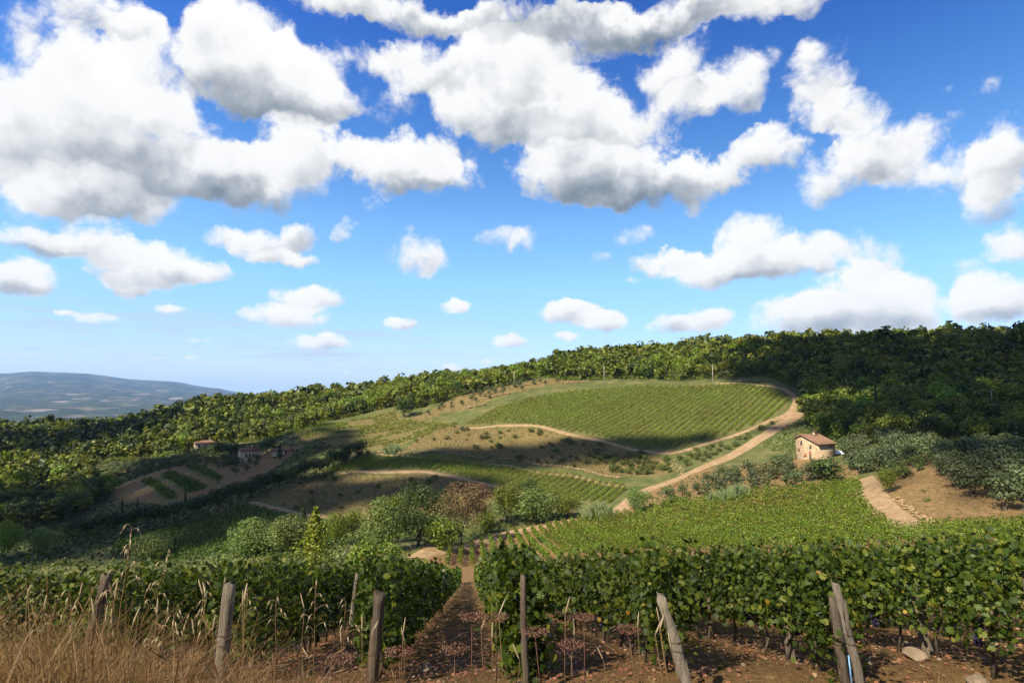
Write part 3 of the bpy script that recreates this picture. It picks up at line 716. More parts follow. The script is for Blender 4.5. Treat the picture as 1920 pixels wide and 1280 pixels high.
counts['df2'] = far_field(DF2, 62, 3.0, M['vine'], 'dark vine row beside the shaded wood in the valley', 'vine rows beside the shaded wood', .0027, 4.0, .1, 1.5, .6)
for T_ in TERR:
    far_field(T_, 62, 2.6, M['vine'], 'short vine row on a small terrace below the tower house', 'vine rows of the small terraces', .0022, 7.0, .2, 1.5, .5, minlen=3)

# foreground rows
ROW_AZ = -4.0
ROW_T = np.array([math.sin(math.radians(ROW_AZ)), math.cos(math.radians(ROW_AZ))])
ROW_X = [-2.05 + 2.19 * (k - 3) for k in range(0, 24)]                      # plan x of each row at its near end
def row_start(x): return 8.9 - .17 * max(x, 0) if x > 0 else 8.8
def row_end(x): return 46 if x < -2.5 else (70 if x < 6 else 64 - .22 * (x - 6))
ROWS = [] 
M['cane'] = mat_rough('green_cane', (.07, .075, .02), (.14, .10, .04), 5, .1, 10)
M['grape'] = mat_rough('grape_skin', (.010, .008, .022), (.035, .025, .06), 9, .1, 10, rough=.45)
def grape_mesh(rng):
    g = Geo()
    for _ in range(26):
        zz = rng.random(); r = .045 * (1 - zz) ** .5 + .008; a = rng.uniform(0, 6.28)
        V, F = ICO0; g.add(V * .026 + np.array([math.cos(a) * r, math.sin(a) * r, -zz * .15]), F)
    return g.mesh('grape_cluster', M['grape'])
GRAPE = [grape_mesh(np.random.default_rng(s)) for s in (1, 2, 3)]
def leaf_mesh():
    g = Geo(); g.add(VLEAF[0], VLEAF[1]); return g.mesh('leaf', M['vine_yellow'])
LEAF = leaf_mesh()

def near_row(k, x0):
    rng = np.random.default_rng(900 + k); y0, y1 = row_start(x0), row_end(x0)
    if x0 < -16: return
    def at_y(y): return np.array([x0, 8.7]) + ROW_T * (y - 8.7) / ROW_T[1]
    s = at_y(y0)
    nm = {0: 'leafy vine row behind the tallest dry grass clump', 1: 'leafy vine row behind the thick upright grey post', 2: 'leafy vine row with slim leaning stake amid dry grass',
          3: 'vine row bordering the stony path, dark square post at its end', 4: 'vine row bordering the stony path, red leaves hanging at its end', 5: 'vine row with pale leaning split post at its end',
          6: 'vine row with two crossed posts and blue strip at its end', 7: 'vine row with yellowing leaves hanging over bare stony soil'}.get(k, 'vine row deeper in the near vineyard, mostly hidden by its neighbours')
    t = thing('vine_row', (s[0], s[1], h1(*s)), nm, 'vine row', 'vine rows of the near vineyard')
    inv = -np.array([s[0], s[1], h1(*s)])
    g = Geo(); L = np.array([0.])
    segs = [(y0, 12, .088, VLEAF, 720), (12, 22, .110, VLEAF2, 440), (22, 34, .19, HEX, 165), (34, 50, .26, QUAD, 82), (50, 120, .34, QUAD, 52)]
    # rows far from the path are seen over their neighbours: their crowns matter, not their length
    for a, b, sz, tpl, n_ in segs:
        a = max(a, y0); b = min(b, y1)
        if b <= a: continue
        pa, pb = at_y(a), at_y(b)
        if not (in_view(pa, 260) or in_view(pb, 260)): continue
        fade = 1.0 if k <= 8 else .45
        low = .42 if x0 > 0 else .30
        row_cards(g, pa, pb, rng, sz, n_ * fade, low, 1.72, .34 if k not in (3, 4) else .29, tpl, k * 3.3)
    if k in (5, 6):
        e = rng.normal(size=(500, 3)) * np.array([.20, .45, .30]) + np.array([x0, y0 + .55, 0]); e[:, 2] += .8
        e[:, 2] = np.clip(e[:, 2], .15, 1.6) + height(e[:, 0], e[:, 1]); cards(g, e, .09, rng, VLEAF, .3)
    if k == 4:      # the end of this row trails to the ground
        e = rng.normal(size=(900, 3)) * np.array([.22, .3, .42]) + np.array([x0 + .05, y0 + .25, 0]); e[:, 2] += .75
        e[:, 2] = np.clip(e[:, 2], .1, 1.6) + height(e[:, 0], e[:, 1]); cards(g, e, .12, rng, VLEAF, .3)
    # upright shoots above the hedge, each with its own few leaves
    gs = Geo()
    for y in np.arange(y0 + .2, min(y1, 20), .33):
        p = at_y(y + rng.uniform(-.15, .15)) + np.array([rng.uniform(-.2, .2), 0])
        if not in_view(p, 100): continue
        zb = h1(*p) + 1.5; L_ = rng.uniform(.25, .75); lean = rng.normal(size=2) * .22; B = np.array([p[0], p[1], zb])
        Q = [B + np.array([lean[0] * u * u, lean[1] * u * u, L_ * u - .12 * u ** 3]) for u in (0, .35, .7, 1)]
        tube(gs, [q + inv for q in Q], [.006, .005, .004, .002], 4, False)
        m_ = 7; uu = rng.uniform(.25, 1, m_); C_ = np.array([B + np.array([lean[0] * u * u, lean[1] * u * u, L_ * u - .12 * u ** 3]) for u in uu]) + rng.normal(size=(m_, 3)) * .035
        cards(g, C_, .085 * rng.uniform(.5, 1.1, m_), rng, VLEAF if y < 12 else VLEAF2, .5)
    if gs.n: tag(gs.build('shoots', M['cane'], t), kind='stuff')
    g2 = Geo(); g2.v = [v + inv for v in g.v]; g2.f = g.f; g2.n = g.n
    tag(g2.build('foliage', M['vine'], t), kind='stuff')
    # vine stems and trellis stakes
    for y in np.arange(y0 + .5, min(y1, 26), .95):
        p = at_y(y + rng.uniform(-.12, .12))
        if not in_view(p, 120): continue
        z = h1(*p); gg = Geo(); b1, b2 = rng.normal(size=2) * .06, rng.normal(size=2) * .09
        tube(gg, [[0, 0, -.08], [b1[0], b1[1], .3], [b2[0], b2[1], .62], [b2[0] * .5, b2[1] * 2, .95]], [.030, .022, .020, .014], 6)
        o = gg.build('stem', M['bark'], t); o.location = (p[0] + inv[0], p[1] + inv[1], z + inv[2])
    for y in np.arange(y0 + 4.6, min(y1, 40), 5.2):
        p = at_y(y)
        if not in_view(p, 60): continue
        gg = Geo(); tube(gg, [[0, 0, -.2], [.01, .02, .7], [.03, .0, 1.72]], [.045, .042, .038], 7)
        o = gg.build('stake', M['post'], t); o.location = (p[0] + inv[0], p[1] + inv[1], h1(*p) + inv[2])
    if k <= 9:      # trellis wires
        for hz in (.72, 1.12, 1.5):
            q0, q1 = at_y(y0), at_y(min(y1, 30)); gw = Geo(); tube(gw, [np.array([*(q0 + (q1 - q0) * u), h1(*(q0 + (q1 - q0) * u)) + hz]) + inv for u in np.linspace(0, 1, 9)], [.0028] * 9, 4)
            gw.build('wire', M['cane'], t)
    if k >= 4 and k <= 9:
        for _ in range(10):
            y = rng.uniform(y0 + .4, 15); p = at_y(y) + np.array([rng.uniform(-.22, .22), 0])
            inst('grape_cluster', GRAPE[rng.integers(3)], t, (p[0] + inv[0], p[1] + inv[1], h1(*p) + rng.uniform(.55, .85) + inv[2]), rng.uniform(0, 6), (1.25,) * 3)
        for _ in range(6):
            y = y0 + abs(rng.normal()) * 3.2 + .1; p = at_y(y) + np.array([rng.choice([-1, 1, -1]) * rng.uniform(.30, .42), 0])
            o = inst('leaf', LEAF, t, (p[0] + inv[0], p[1] + inv[1], h1(*p) + rng.uniform(.55, 1.35) + inv[2]), 0, (rng.uniform(.06, .10),) * 3)
            o.rotation_euler = (rng.uniform(.7, 1.6), rng.uniform(-.6, .6), rng.uniform(-.8, .8))
    ROWS.append((x0, y0, y1))
for k, x0 in enumerate(ROW_X): near_row(k, x0)

# ------------------------------------------------------------------ trees
def crown_geo(rng, h, r, base, nl, nc, size, tpl=QUAD, flat=1.0, lobe=.5, up=.35, top_heavy=0.0, core=.12):
    """leafy crown: cards over many overlapping lobes, with gaps between them"""
    g = Geo(); hc = (h - base) / 2; zc = base + hc; L = []
    for i in range(nl):
        u = norm(rng.normal(size=3)); rad = rng.uniform(.35, 1) ** .5
        c = u * np.array([r, r, hc * flat]) * rad * (1 - lobe * .75); c[2] += zc + top_heavy * hc * .4
        shrink = 1 - .35 * max(0, (c[2] - zc) / hc)
        L.append((c * np.array([shrink, shrink, 1]), r * lobe * rng.uniform(.65, 1.15)))
    w = np.array([l[1] ** 2 for l in L]); w = w / w.sum(); k = rng.choice(nl, nc, p=w)
    C = np.array([l[0] for l in L])[k]; R = np.array([l[1] for l in L])[k]
    d = norm(rng.normal(size=(nc, 3)) + np.array([0, 0, .25])); rr = np.where(rng.random(nc) < core, rng.uniform(.2, .7, nc), rng.uniform(.78, 1.08, nc))
    P = C + d * (R * rr)[:, None] * np.array([1, 1, .85 if flat >= 1 else .7])
    P[:, 2] = np.maximum(P[:, 2], base * .55)
    cards(g, P, size * rng.uniform(.65, 1.35, nc), rng, tpl, up, d, 1.1)
    return g, L

def trunk_geo(rng, L, base, rad, nlimb=5, sides=6):
    g = Geo(); lean = rng.normal(size=2) * .04 * base
    tube(g, [[0, 0, -.4], [0, 0, .05], [lean[0], lean[1], base * .6], [lean[0] * 2, lean[1] * 2, base * 1.25]], [rad * 1.5, rad * 1.15, rad * .85, rad * .5], sides)
    for c, rr in L[:nlimb]:
        s = np.array([lean[0] * 1.2, lean[1] * 1.2, base * .75]); m = (s + c) / 2 + np.array([0, 0, .12 * rr])
        tube(g, [s, m, c], [rad * .5, rad * .32, rad * .12], 5)
    return g

PROTO = {}
def proto(kind, i, h, r, base, nl, nc, size, mat, rad=.14, **kw):
    rng = np.random.default_rng(sum(map(ord, kind)) * 17 + i); nlimb = kw.pop('nlimb', 5)
    g, L = crown_geo(rng, h, r, base, nl, nc, size, **kw)
    PROTO.setdefault(kind, []).append((g.mesh(kind + '_crown', mat), trunk_geo(rng, L, base, rad, nlimb).mesh(kind + '_trunk', M['bark']), h, r))
for i in range(6): proto('oak', i, 8.0, 3.5, .8, 17, 680, .62, M['oak'], .16)
for i in range(3): proto('holm', i, 7.0, 3.0, .6, 13, 620, .50, M['oak_dark'], .15)
for i in range(4): proto('olive', i, 4.0, 2.1, .45, 11, 460, .34, M['olive'], .13)
for i in range(3): proto('pine', i, 7.5, 3.6, 1.6, 11, 700, .48, M['pine'], .15, flat=.75)
for i in range(4): proto('shrub', i, 1.6, 1.3, .15, 8, 260, .26, M['shrub'], .05, nlimb=3)
for i in range(3): proto('willow', i, 6.0, 3.4, .2, 26, 4200, .22, M['willow'], .14, lobe=.42)
for i in range(2): proto('bigoak', i, 9.0, 4.2, .7, 34, 6500, .22, M['oak_dark'], .2, lobe=.4)
for i in range(2): proto('greentree', i, 7.0, 3.0, .4, 26, 3800, .22, M['oak'], .15, lobe=.42)
for i in range(2): proto('russet', i, 8.5, 3.2, .9, 18, 3400, .2, M['russet'], .12, lobe=.4, core=.3)
for i in range(2): proto('vinebush', i, 3.0, 2.6, .3, 14, 1700, .24, M['vine_mid'], .08, lobe=.42)
def proto_cypress(i):
    rng = np.random.default_rng(50 + i); h = 9.0; n = 700; z = rng.uniform(.35, h, n); t = z / h
    rad = .95 * np.sin(np.clip(t * .93 + .07, 0, 1) ** .62 * math.pi) ** .8 * (1 - .3 * t) * (.8 + .35 * vnoise(z * 1.5, rng.uniform(0, 9, n) * 0 + i, 3))
    a = rng.uniform(0, 6.28, n); d = np.stack([np.cos(a), np.sin(a), np.full(n, .35)], 1)
    g = Geo(); cards(g, np.stack([np.cos(a) * rad * rng.uniform(.6, 1.05, n), np.sin(a) * rad * rng.uniform(.6, 1.05, n), z], 1), .42, rng, QUAD, .2, d, 1.3)
    t_ = Geo(); tube(t_, [[0, 0, -.3], [0, 0, 2], [0, 0, 6.5]], [.17, .13, .04], 6)
    PROTO.setdefault('cypress', []).append((g.mesh('cypress_crown', M['cypress']), t_.mesh('cypress_trunk', M['bark']), h, 1.0))
for i in range(2): proto_cypress(i)

def plant(kind, x, y, sc, label, cat, group=None, name=None, rz=None, rng=RNG, mesh=None, flat=1.0, stem=True, sxy=1.0):
    cr, tr, h, r = PROTO[kind][rng.integers(len(PROTO[kind])) if mesh is None else mesh]
    t = thing(name or kind + '_tree', (x, y, h1(x, y)), label, cat, group, rng.uniform(0, 6.28) if rz is None else rz)
    t.scale = (sc * sxy, sc * sxy, sc * flat)
    inst('crown', cr, t); inst('trunk', tr, t)
    return t

def plant_px(kind, px, pyb, hpx, wpx, label, cat, name, dmin=40, mesh=None, rng=RNG, d=None):
    """a plant whose foot shows at (px, pyb); its size in metres follows from the distance of that ground"""
    p = cast(px, pyb, dmin) if d is None else np.array([*plan(px, d), 0])
    k = p[1] / FPX; hm, wm = hpx * k * 1.08, wpx * k * 1.15
    i = int(rng.integers(len(PROTO[kind]))) if mesh is None else mesh
    h, r = PROTO[kind][i][2:]
    return plant(kind, p[0], p[1], hm / h, label, cat, None, name, None, rng, i, 1.0, True, (wm / (2 * r)) / (hm / h))

def scatter(poly, spacing, rng, jitter=.42):
    x0, y0 = poly.min(0); x1, y1 = poly.max(0)
    gx, gy = np.meshgrid(np.arange(x0, x1, spacing), np.arange(y0, y1, spacing * .87)); gx = gx + (np.arange(gx.shape[0]) % 2)[:, None] * spacing / 2
    p = np.stack([gx.ravel(), gy.ravel()], 1); p = p + rng.uniform(-jitter, jitter, p.shape) * spacing
    return p[inside(poly, p[:, 0], p[:, 1])]

def visible(P, hh, n=60):
    """is a point hh above the ground at plan P in sight of the camera (terrain only)?"""
    z = height(P[:, 0], P[:, 1]) + hh; f = np.linspace(.03, .97, n)
    g = height(P[:, None, 0] * f, P[:, None, 1] * f)
    return (z[:, None] * f > g - .5).all(1)

def woods():
    rng = np.random.default_rng(41); allp = []
    for poly, tagn in ((F1, 'hill'), (F2, 'ridge'), (F3, 'valley')):
        p = scatter(poly, 6.1 if tagn != 'valley' else 6.0, rng)
        px = 960 + FPX * p[:, 0] / np.maximum(p[:, 1], 1); p = p[(px > -260) & (px < 2280)]
        hh = np.clip(np.exp(rng.normal(size=len(p)) * .24), .55, 1.65); vv = visible(p, 5.5); p, hh = p[vv], hh[vv]
        # keep houses, tracks and clearings free
        allp += [(x, y, s, tagn) for (x, y), s in zip(p, hh)]
    for kx, ky, rr in ((*cast(1525, 860, 80)[:2], 14),):
        allp = [a for a in allp if math.hypot(a[0] - kx, a[1] - ky) > rr]
    allp.sort(key=lambda a: math.hypot(a[0], a[1]) / a[2])
    lab = {'hill': ('oak in the dense shaded wood climbing the hill above the stone farmhouse', 'trees of the wood above the farmhouse'),
           'ridge': ('oak in the sunlit wood along the ridge beyond the olive terraces', 'trees of the sunlit ridge wood'),
           'valley': ('dark oak in the shaded valley wood below the terraced vines', 'trees of the shaded valley wood')}
    quota = {'hill': 150, 'ridge': 95, 'valley': 45}; used = dict.fromkeys(quota, 0); rest = []
    for x, y, s, tagn in allp:
        if used[tagn] < quota[tagn] and in_view((x, y), 25):
            used[tagn] += 1; dark = rng.random() < (.28 if tagn != 'valley' else .6)
            plant('holm' if dark else 'oak', x, y, s * (.95 if not dark else 1.0), *([(lab[tagn][0] if not dark or tagn == 'valley' else lab[tagn][0].replace('oak in', 'dark evergreen oak in')), 'tree', lab[tagn][1]]), 'oak_tree', rng=rng)
        else: rest.append((x, y, s, tagn))
    # the far remainder of the wood reads as one mass
    small, fine = [], []
    for i in range(8):
        g, _ = crown_geo(np.random.default_rng(400 + i), 8.2, 3.5, .9, 14, 115, 1.28); fine.append((np.concatenate(g.v), np.concatenate(g.f)))
        g, _ = crown_geo(np.random.default_rng(300 + i), 8.4, 3.7, 1.0, 12, 54, 1.9); small.append((np.concatenate(g.v), np.concatenate(g.f)))
    for dark, nm, mt in ((0, 'wood', M['oak']), (1, 'wood', M['oak_dark'])):
        g = Geo()
        for x, y, s, tagn in rest:
            isd = (rng.random() < .16) or (tagn == 'ridge' and rng.random() < .25 * (x < -150))
            if int(isd) != dark: continue
            V, F = (fine if math.hypot(x, y) < 370 and in_view((x, y), 30) else small)[rng.integers(8)]; a = rng.uniform(0, 6.28); co, si = math.cos(a), math.sin(a); sc = s * rng.uniform(.85, 1.12)
            W = np.stack([(V[:, 0] * co - V[:, 1] * si) * sc, (V[:, 0] * si + V[:, 1] * co) * sc, V[:, 2] * sc * (1.12 if isd else 1)], 1) + np.array([x, y, h1(x, y)])
            g.add(W, F)
        if g.n: tag(g.build(nm, mt), 'dark evergreens scattered through the far woodland' if dark else 'far mass of mixed woodland along the ridge and hilltop', 'woodland', kind='stuff')
    return len(allp), len(rest)
# tone patches of the woodland: neighbouring trees share a tint
counts['wood'] = woods()

rng4 = np.random.default_rng(77)
# olives
def olives(poly, spacing, label, group, sc=(.8, 1.2), drop=.15):
    for x, y in clear_house(clear_tracks(scatter(poly, spacing, rng4), 4.6)):
        if rng4.random() < drop or not in_view((x, y), 40): continue
        plant('olive', x, y, rng4.uniform(*sc), label, 'olive tree', group, rng=rng4)
olives(planpoly([(775,322),(880,336),(1000,362),(1060,368),(1040,380),(960,392),(850,364)]), 7.5, 'small olive tree on the sunlit pale stone terraces', 'olives on the pale terraces', (.6, 1.0))
olives(castpoly([(1250,944),(1300,918),(1380,892),(1480,872),(1488,885),(1590,893),(1600,902),(1480,916),(1330,934)], 80), 5.2, 'grey-green olive tree on the bank below the stone farmhouse', 'olives below the farmhouse', (.85, 1.35), .1)
olives(castpoly([(1750,870),(1800,852),(1915,850),(1930,960),(1850,955),(1770,930)], 60), 4.4, 'grey olive tree on the bare brown slope beside the dirt road', 'olives on the brown slope', (1.0, 1.4), .05)
olives(castpoly([(1570,858),(1600,835),(1740,815),(1760,850),(1680,885),(1610,895)], 80), 5.0, 'olive tree between the farmhouse and the shaded wood', 'olives beside the wood', (1.0, 1.45), .05)
olives(castpoly([(200,880),(250,868),(340,862),(345,875),(250,895)], 120), 6, 'olive tree on the shaded slope under the low villa', 'olives under the villa', (.8, 1.1))
olives(castpoly([(400,880),(440,862),(520,850),(540,862),(440,900)], 120), 9, 'olive tree on stony ground beside the tower house', 'olives beside the tower house', (.7, 1.0), .2)
# shrubs on the grassy banks
def shrubs(poly, spacing, label, group, sc, drop):
    for x, y in clear_house(clear_tracks(scatter(poly, spacing, rng4), 3.4)):
        if rng4.random() < drop + .5 * (fnoise(np.array([x / 22.]), np.array([y / 22.]), 71)[0] < .47): continue
        plant('shrub', x, y, rng4.uniform(*sc), label, 'shrub', group, 'shrub', rng=rng4, sxy=rng4.uniform(.9, 1.3))
shrubs(SB1, 6.2, 'low shrub on the dry bank under the hillside vineyard', 'shrubs on the upper bank', (.6, 1.5), .2)
shrubs(castpoly([(1100,850),(1250,858),(1262,888),(1170,890)], 120), 3.9, 'green shrub in the thicket beside the rubble slope', 'shrubs by the rubble slope', (.9, 1.6), 0)
shrubs(castpoly([(1270,856),(1360,832),(1460,792),(1470,797),(1400,830),(1290,880)], 120), 3.9, 'shrub on the strip between the two pale tracks', 'shrubs between the tracks', (.8, 1.3), 0)
shrubs(SB2, 9, 'low shrub on the brown mound behind the tall trees', 'shrubs on the lower mound', (.8, 1.5), .35)
shrubs(castpoly([(1225,962),(1270,932),(1310,916),(1316,936),(1250,954)], 80), 4.2, 'scrubby bush beside the lower end of the track', 'bushes beside the track', (.9, 1.6), .1)
shrubs(castpoly([(560,830),(640,845),(700,848),(760,835),(750,850),(660,870),(580,850)], 150), 6, 'bush along the lower edge of the yellowing field', 'bushes under the yellowing field', (1, 1.9), .1)
shrubs(castpoly([(150,870),(330,850),(430,850),(470,870),(330,880),(200,905)], 150), 7.5, 'dark bush among the olives on the shaded slope', 'bushes on the shaded slope', (1, 1.9), .1)
shrubs(castpoly([(1690,950),(1720,890),(1745,890),(1770,955)], 60), 6, 'dry tussock on the brown slope beside the dirt road', 'tussocks on the brown slope', (.25, .5), .2)
shrubs(castpoly([(1640,905),(1690,870),(1750,852),(1740,880),(1680,905),(1650,935)], 60), 4.2, 'leafy bush growing over the roadside bank', 'bushes of the roadside bank', (.9, 1.5), 0)
# umbrella pines and cypresses
line = spline(castpoly([(140,1012),(240,1000),(330,985),(420,957),(500,925),(560,905),(620,880),(685,855)], 100), 3.8)
for i, (x, y) in enumerate(line):
    x, y = x + rng4.normal() * .8, y + rng4.normal() * .8
    plant('pine', x, y, rng4.uniform(.95, 1.3), 'dark round-headed pine in the long line beside the low field', 'pine tree', 'line of dark pines', 'pine_tree', rng=rng4)
for (px, py, hpx, lab) in ((75,882,27,'slim cypress'),(114,868,32,'slim cypress'),(138,858,27,'slim cypress'),(228,970,30,'slim cypress'),(257,955,20,'slim cypress'),(347,945,24,'slim cypress')):
    plant_px('cypress', px, py, hpx, hpx * .24, 'slim dark cypress rising from the shaded valley slope', 'cypress', 'cypress_tree', 120)['group'] = 'cypresses on the shaded slope'
for px, d in ((388,395),(400,388),(412,400),(436,392),(452,386),(470,392),(486,380),(500,388),(515,378),(530,372)):
    x, y = plan(px, d); plant('cypress', x, y, rng4.uniform(1.05, 1.45), 'tall dark cypress in the clump behind the villa', 'cypress', 'cypress clump behind the villa', 'cypress_tree', rng=rng4, sxy=1.7)
for px, d in ((196,575),(205,580),(230,590),(290,575),(330,590),(183,570),(152,560)):
    x, y = plan(px, d); plant('cypress', x, y, rng4.uniform(1.2, 1.7), 'dark cypress standing up from the ridge before the blue hills', 'cypress', 'cypresses on the ridge', 'cypress_tree', rng=rng4, sxy=1.5)
plant_px('cypress', 1645, 793, 66, 9, 'tall narrow cypress at the foot of the shaded wood', 'cypress', 'cypress_tree', 120)
plant_px('cypress', 1834, 632, 26, 8, 'lone cypress tip on the dark hilltop skyline', 'cypress', 'cypress_tree', d=425)
plant_px('cypress', 524, 858, 26, 8, 'small cypress beside the tower house', 'cypress', 'cypress_tree', 150)
# trees of the valley bottom, one by one
for a in [
 ('willow',470,1042,62,92,'pale willow beside the shaded field, broad and low','willow','willow_tree'),
 ('willow',545,1036,66,96,'pale yellow-green willow with a rounded crown','willow','willow_tree'),
 ('cypress',567,1004,50,20,'narrow dark poplar between the pale willow and the field','tree','poplar_tree'),
 ('greentree',628,1022,62,46,'mid-green tree standing behind the wooden rail fence','tree','ash_tree'),
 ('greentree',662,1010,56,50,'dark green tree beyond the rail fence','tree','ash_tree'),
 ('willow',714,1036,92,84,'pale bushy willow in front of the big dark oak','willow','willow_tree'),
 ('greentree',740,1018,96,62,'light green tree leaning out beside the big dark oak','tree','ash_tree'),
 ('bigoak',784,1022,110,106,'big dark oak in the middle of the valley trees','oak','oak_tree'),
 ('russet',864,1018,112,88,'russet brown tree turning for autumn','tree','russet_tree'),
 ('vinebush',832,1032,52,70,'bright green bush at the foot of the russet tree','bush','round_bush'),
 ('russet',905,992,84,60,'thin brownish tree with pale twigs beside the russet tree','tree','russet_tree'),
 ('vinebush',912,1000,34,40,'small bright bush at the edge of the field track','bush','round_bush'),
 ('greentree',950,980,78,56,'olive-brown tree at the top of the field track','tree','ash_tree'),
 ('willow',1002,980,64,92,'silvery willow with wide crown beside the narrow vineyard','willow','willow_tree'),
 ('bigoak',994,938,38,46,'small dark tree at the lower corner of the narrow vineyard','tree','oak_tree'),
 ('greentree',1062,972,46,62,'green bushy tree between the willow and the reeds','tree','ash_tree'),
 ('willow',1200,962,46,50,'round yellow-green bush at the end of the pale track','bush','round_bush'),
 ('willow',85,1046,56,52,'grey-green bush in the shade beyond the near vines','bush','round_bush'),
 ('willow',282,1050,44,70,'wide grey-green bush beside the dark field','bush','round_bush'),
 ('greentree',8,1050,74,52,'dark tree at the edge of the shaded valley','tree','ash_tree'),
 ('vinebush',706,1082,62,96,'rounded vine-green bush beyond the near rows','bush','round_bush'),
 ('pine',432,862,34,40,'dark umbrella pine between the villa and the tower house','pine tree','pine_tree'),
 ('pine',410,856,30,38,'dark pine beside the low villa','pine tree','pine_tree'),
 ('holm',352,836,26,34,'dark round tree at the end of the low villa','oak','oak_tree'),
 ('russet',354,838,22,26,'rusty-leaved tree beside the low villa','tree','russet_tree'),
 ('holm',500,850,30,36,'dark tree between the tower house and the shed','oak','oak_tree'),
 ('holm',440,874,18,26,'dark bush at the foot of the tower house','bush','round_bush'),
 ('vinebush',650,1094,30,60,'low green bush beside the reddish path','bush','round_bush'),
 ('holm',757,783,40,36,'dark evergreen oak at the corner of the yellowing field','oak','oak_tree'),
 ('holm',1560,905,48,52,'dark green tree in front of the farmhouse','tree','oak_tree'),
 ('holm',1535,898,36,44,'dark rounded tree below the farmhouse corner','tree','oak_tree'),
 ('greentree',1665,925,48,38,'green tree where the dirt road meets the bank','tree','ash_tree'),
]: plant_px(*a, rng=rng4)
# young yellow-green tree standing among the near rows
p = np.array([*plan(601, 33)]); sap = thing('young_tree', (p[0], p[1], h1(*p) - .1), 'slender young tree with bright yellow-green leaves among the near vines', 'tree')
rs = np.random.default_rng(8); g = Geo(); n_ = 900; zz = rs.uniform(1.4, 4.9, n_); wr = .60 * np.sin(np.clip((zz - 1.1) / 3.7, 0, 1) ** .8 * math.pi) + .06; aa = rs.uniform(0, 6.28, n_); wq = wr * rs.uniform(.2, 1, n_) * (.6 + .8 * vnoise(zz * 1.6, aa, 2))
cards(g, np.stack([np.cos(aa) * wq, np.sin(aa) * wq, zz], 1), .13, rs, HEX, .3); g.build('crown', M['lime_leaf'], sap)
g = Geo(); tube(g, [[0, 0, -.2], [.03, 0, 1.5], [0, .04, 3.2], [.02, 0, 4.9]], [.05, .04, .025, .008], 6)
for k in range(9): z_ = 1.5 + k * .32; a_ = k * 2.4; tube(g, [[0, 0, z_], [.3 * math.cos(a_), .3 * math.sin(a_), z_ + .35]], [.015, .005], 4)
g.build('trunk', M['bark'], sap)
sap.scale = (1.45, 1.45, 1.15)
# reed beds
def reeds(px, py, wpx, hpx, label):
    p = cast(px, py, 60); k = p[1] / FPX; w = wpx * k / 2; h = hpx * k; rs = np.random.default_rng(int(px)); g = Geo(); n = 420
    a = rs.uniform(0, 6.28, n); r = np.sqrt(rs.random(n)); X = np.cos(a) * r * w; Y = np.sin(a) * r * w * .6; lean = rs.normal(size=(n, 2)) * .16
    hh = h * rs.uniform(.6, 1.1, n) * (1 - .45 * r ** 2); zb = height(X + p[0], Y + p[1]) - p[2]; wd = .10
    V = np.stack([np.stack([X - wd, Y, zb], 1), np.stack([X + wd, Y, zb], 1), np.stack([X + lean[:, 0] * hh + wd * .8, Y + lean[:, 1] * hh, zb + hh * .7], 1), np.stack([X + lean[:, 0] * hh * 2, Y + lean[:, 1] * hh * 2, zb + hh], 1), np.stack([X + lean[:, 0] * hh - wd * .8, Y + lean[:, 1] * hh, zb + hh * .7], 1)], 1).reshape(-1, 3)
    F = (np.arange(n) * 5)[:, None] + np.array([0, 1, 2, 3, 4]); g.add(V, F)
    t = thing('reed_clump', p, label, 'reeds'); tag(g.build('blades', M['reed'], t), kind='stuff')
reeds(1120, 972, 58, 32, 'clump of pale green giant reeds at the head of the valley field')
reeds(1378, 936, 62, 30, 'tall reed clump at the upper edge of the valley field')
reeds(1345, 940, 40, 20, 'lower reed clump beside the taller reeds')
reeds(735, 850, 26, 20, 'bright green reed clump under the yellowing field')

# ------------------------------------------------------------------ walls of stones
def stones_along(pix, n, r, label, name, mat, dmin=60, spread=.6, parts=False, rows=2, seed=1):
    P = spline(castpoly(pix, dmin), .5); rs = np.random.default_rng(seed); b = np.array([*P[0], h1(*P[0])])
    t = thing(name, b, label, 'stones'); g = Geo()
    proto_ = []
    for k in range(5): q = Geo(); rock(q, (0, 0, 0), 1.0, rs, .7); proto_.append(q.mesh('stone', mat))
    for i in range(n):
        p = P[rs.integers(len(P))] + rs.normal(size=2) * spread; s = r * rs.uniform(.5, 1.35)
        c = np.array([p[0], p[1], h1(*p) + s * .35 + rs.integers(rows) * r * .7]) - b
        if parts:
            o = inst('stone', proto_[rs.integers(5)], t, c, rs.uniform(0, 6), (s * rs.uniform(.8, 1.4), s, s * rs.uniform(.7, 1.1)))
        else: rock(g, c, s, rs, .7, ICO1 if n < 200 else ICO0)
    if not parts: tag(g.build('stones', mat, t), kind='stuff')
stones_along([(705,847),(770,850),(860,853),(940,860),(1040,874),(1110,886),(1168,897)], 760, .36, 'long low rubble wall of orange-tan stones above the narrow vineyard', 'rubble_wall', M['rock_pale'], 150, .35, seed=2)
stones_along([(1676,932),(1700,950),(1725,968),(1752,984)], 95, .24, 'row of tumbled pale stones edging the dirt road', 'rubble_wall', M['rock_pale'], 50, .35, True, seed=3)
stones_along([(1255,862),(1262,872),(1272,885),(1282,898)], 60, .36, 'spill of white rubble where the two tracks meet', 'rubble_heap', M['rock_pale'], 120, 1.2, True, 1, seed=4)
stones_along([(1028,984),(1044,980)], 34, .40, 'heap of pinkish field stones at the top of the field track', 'stone_heap', M['rock_pale'], 100, .6, True, seed=5)
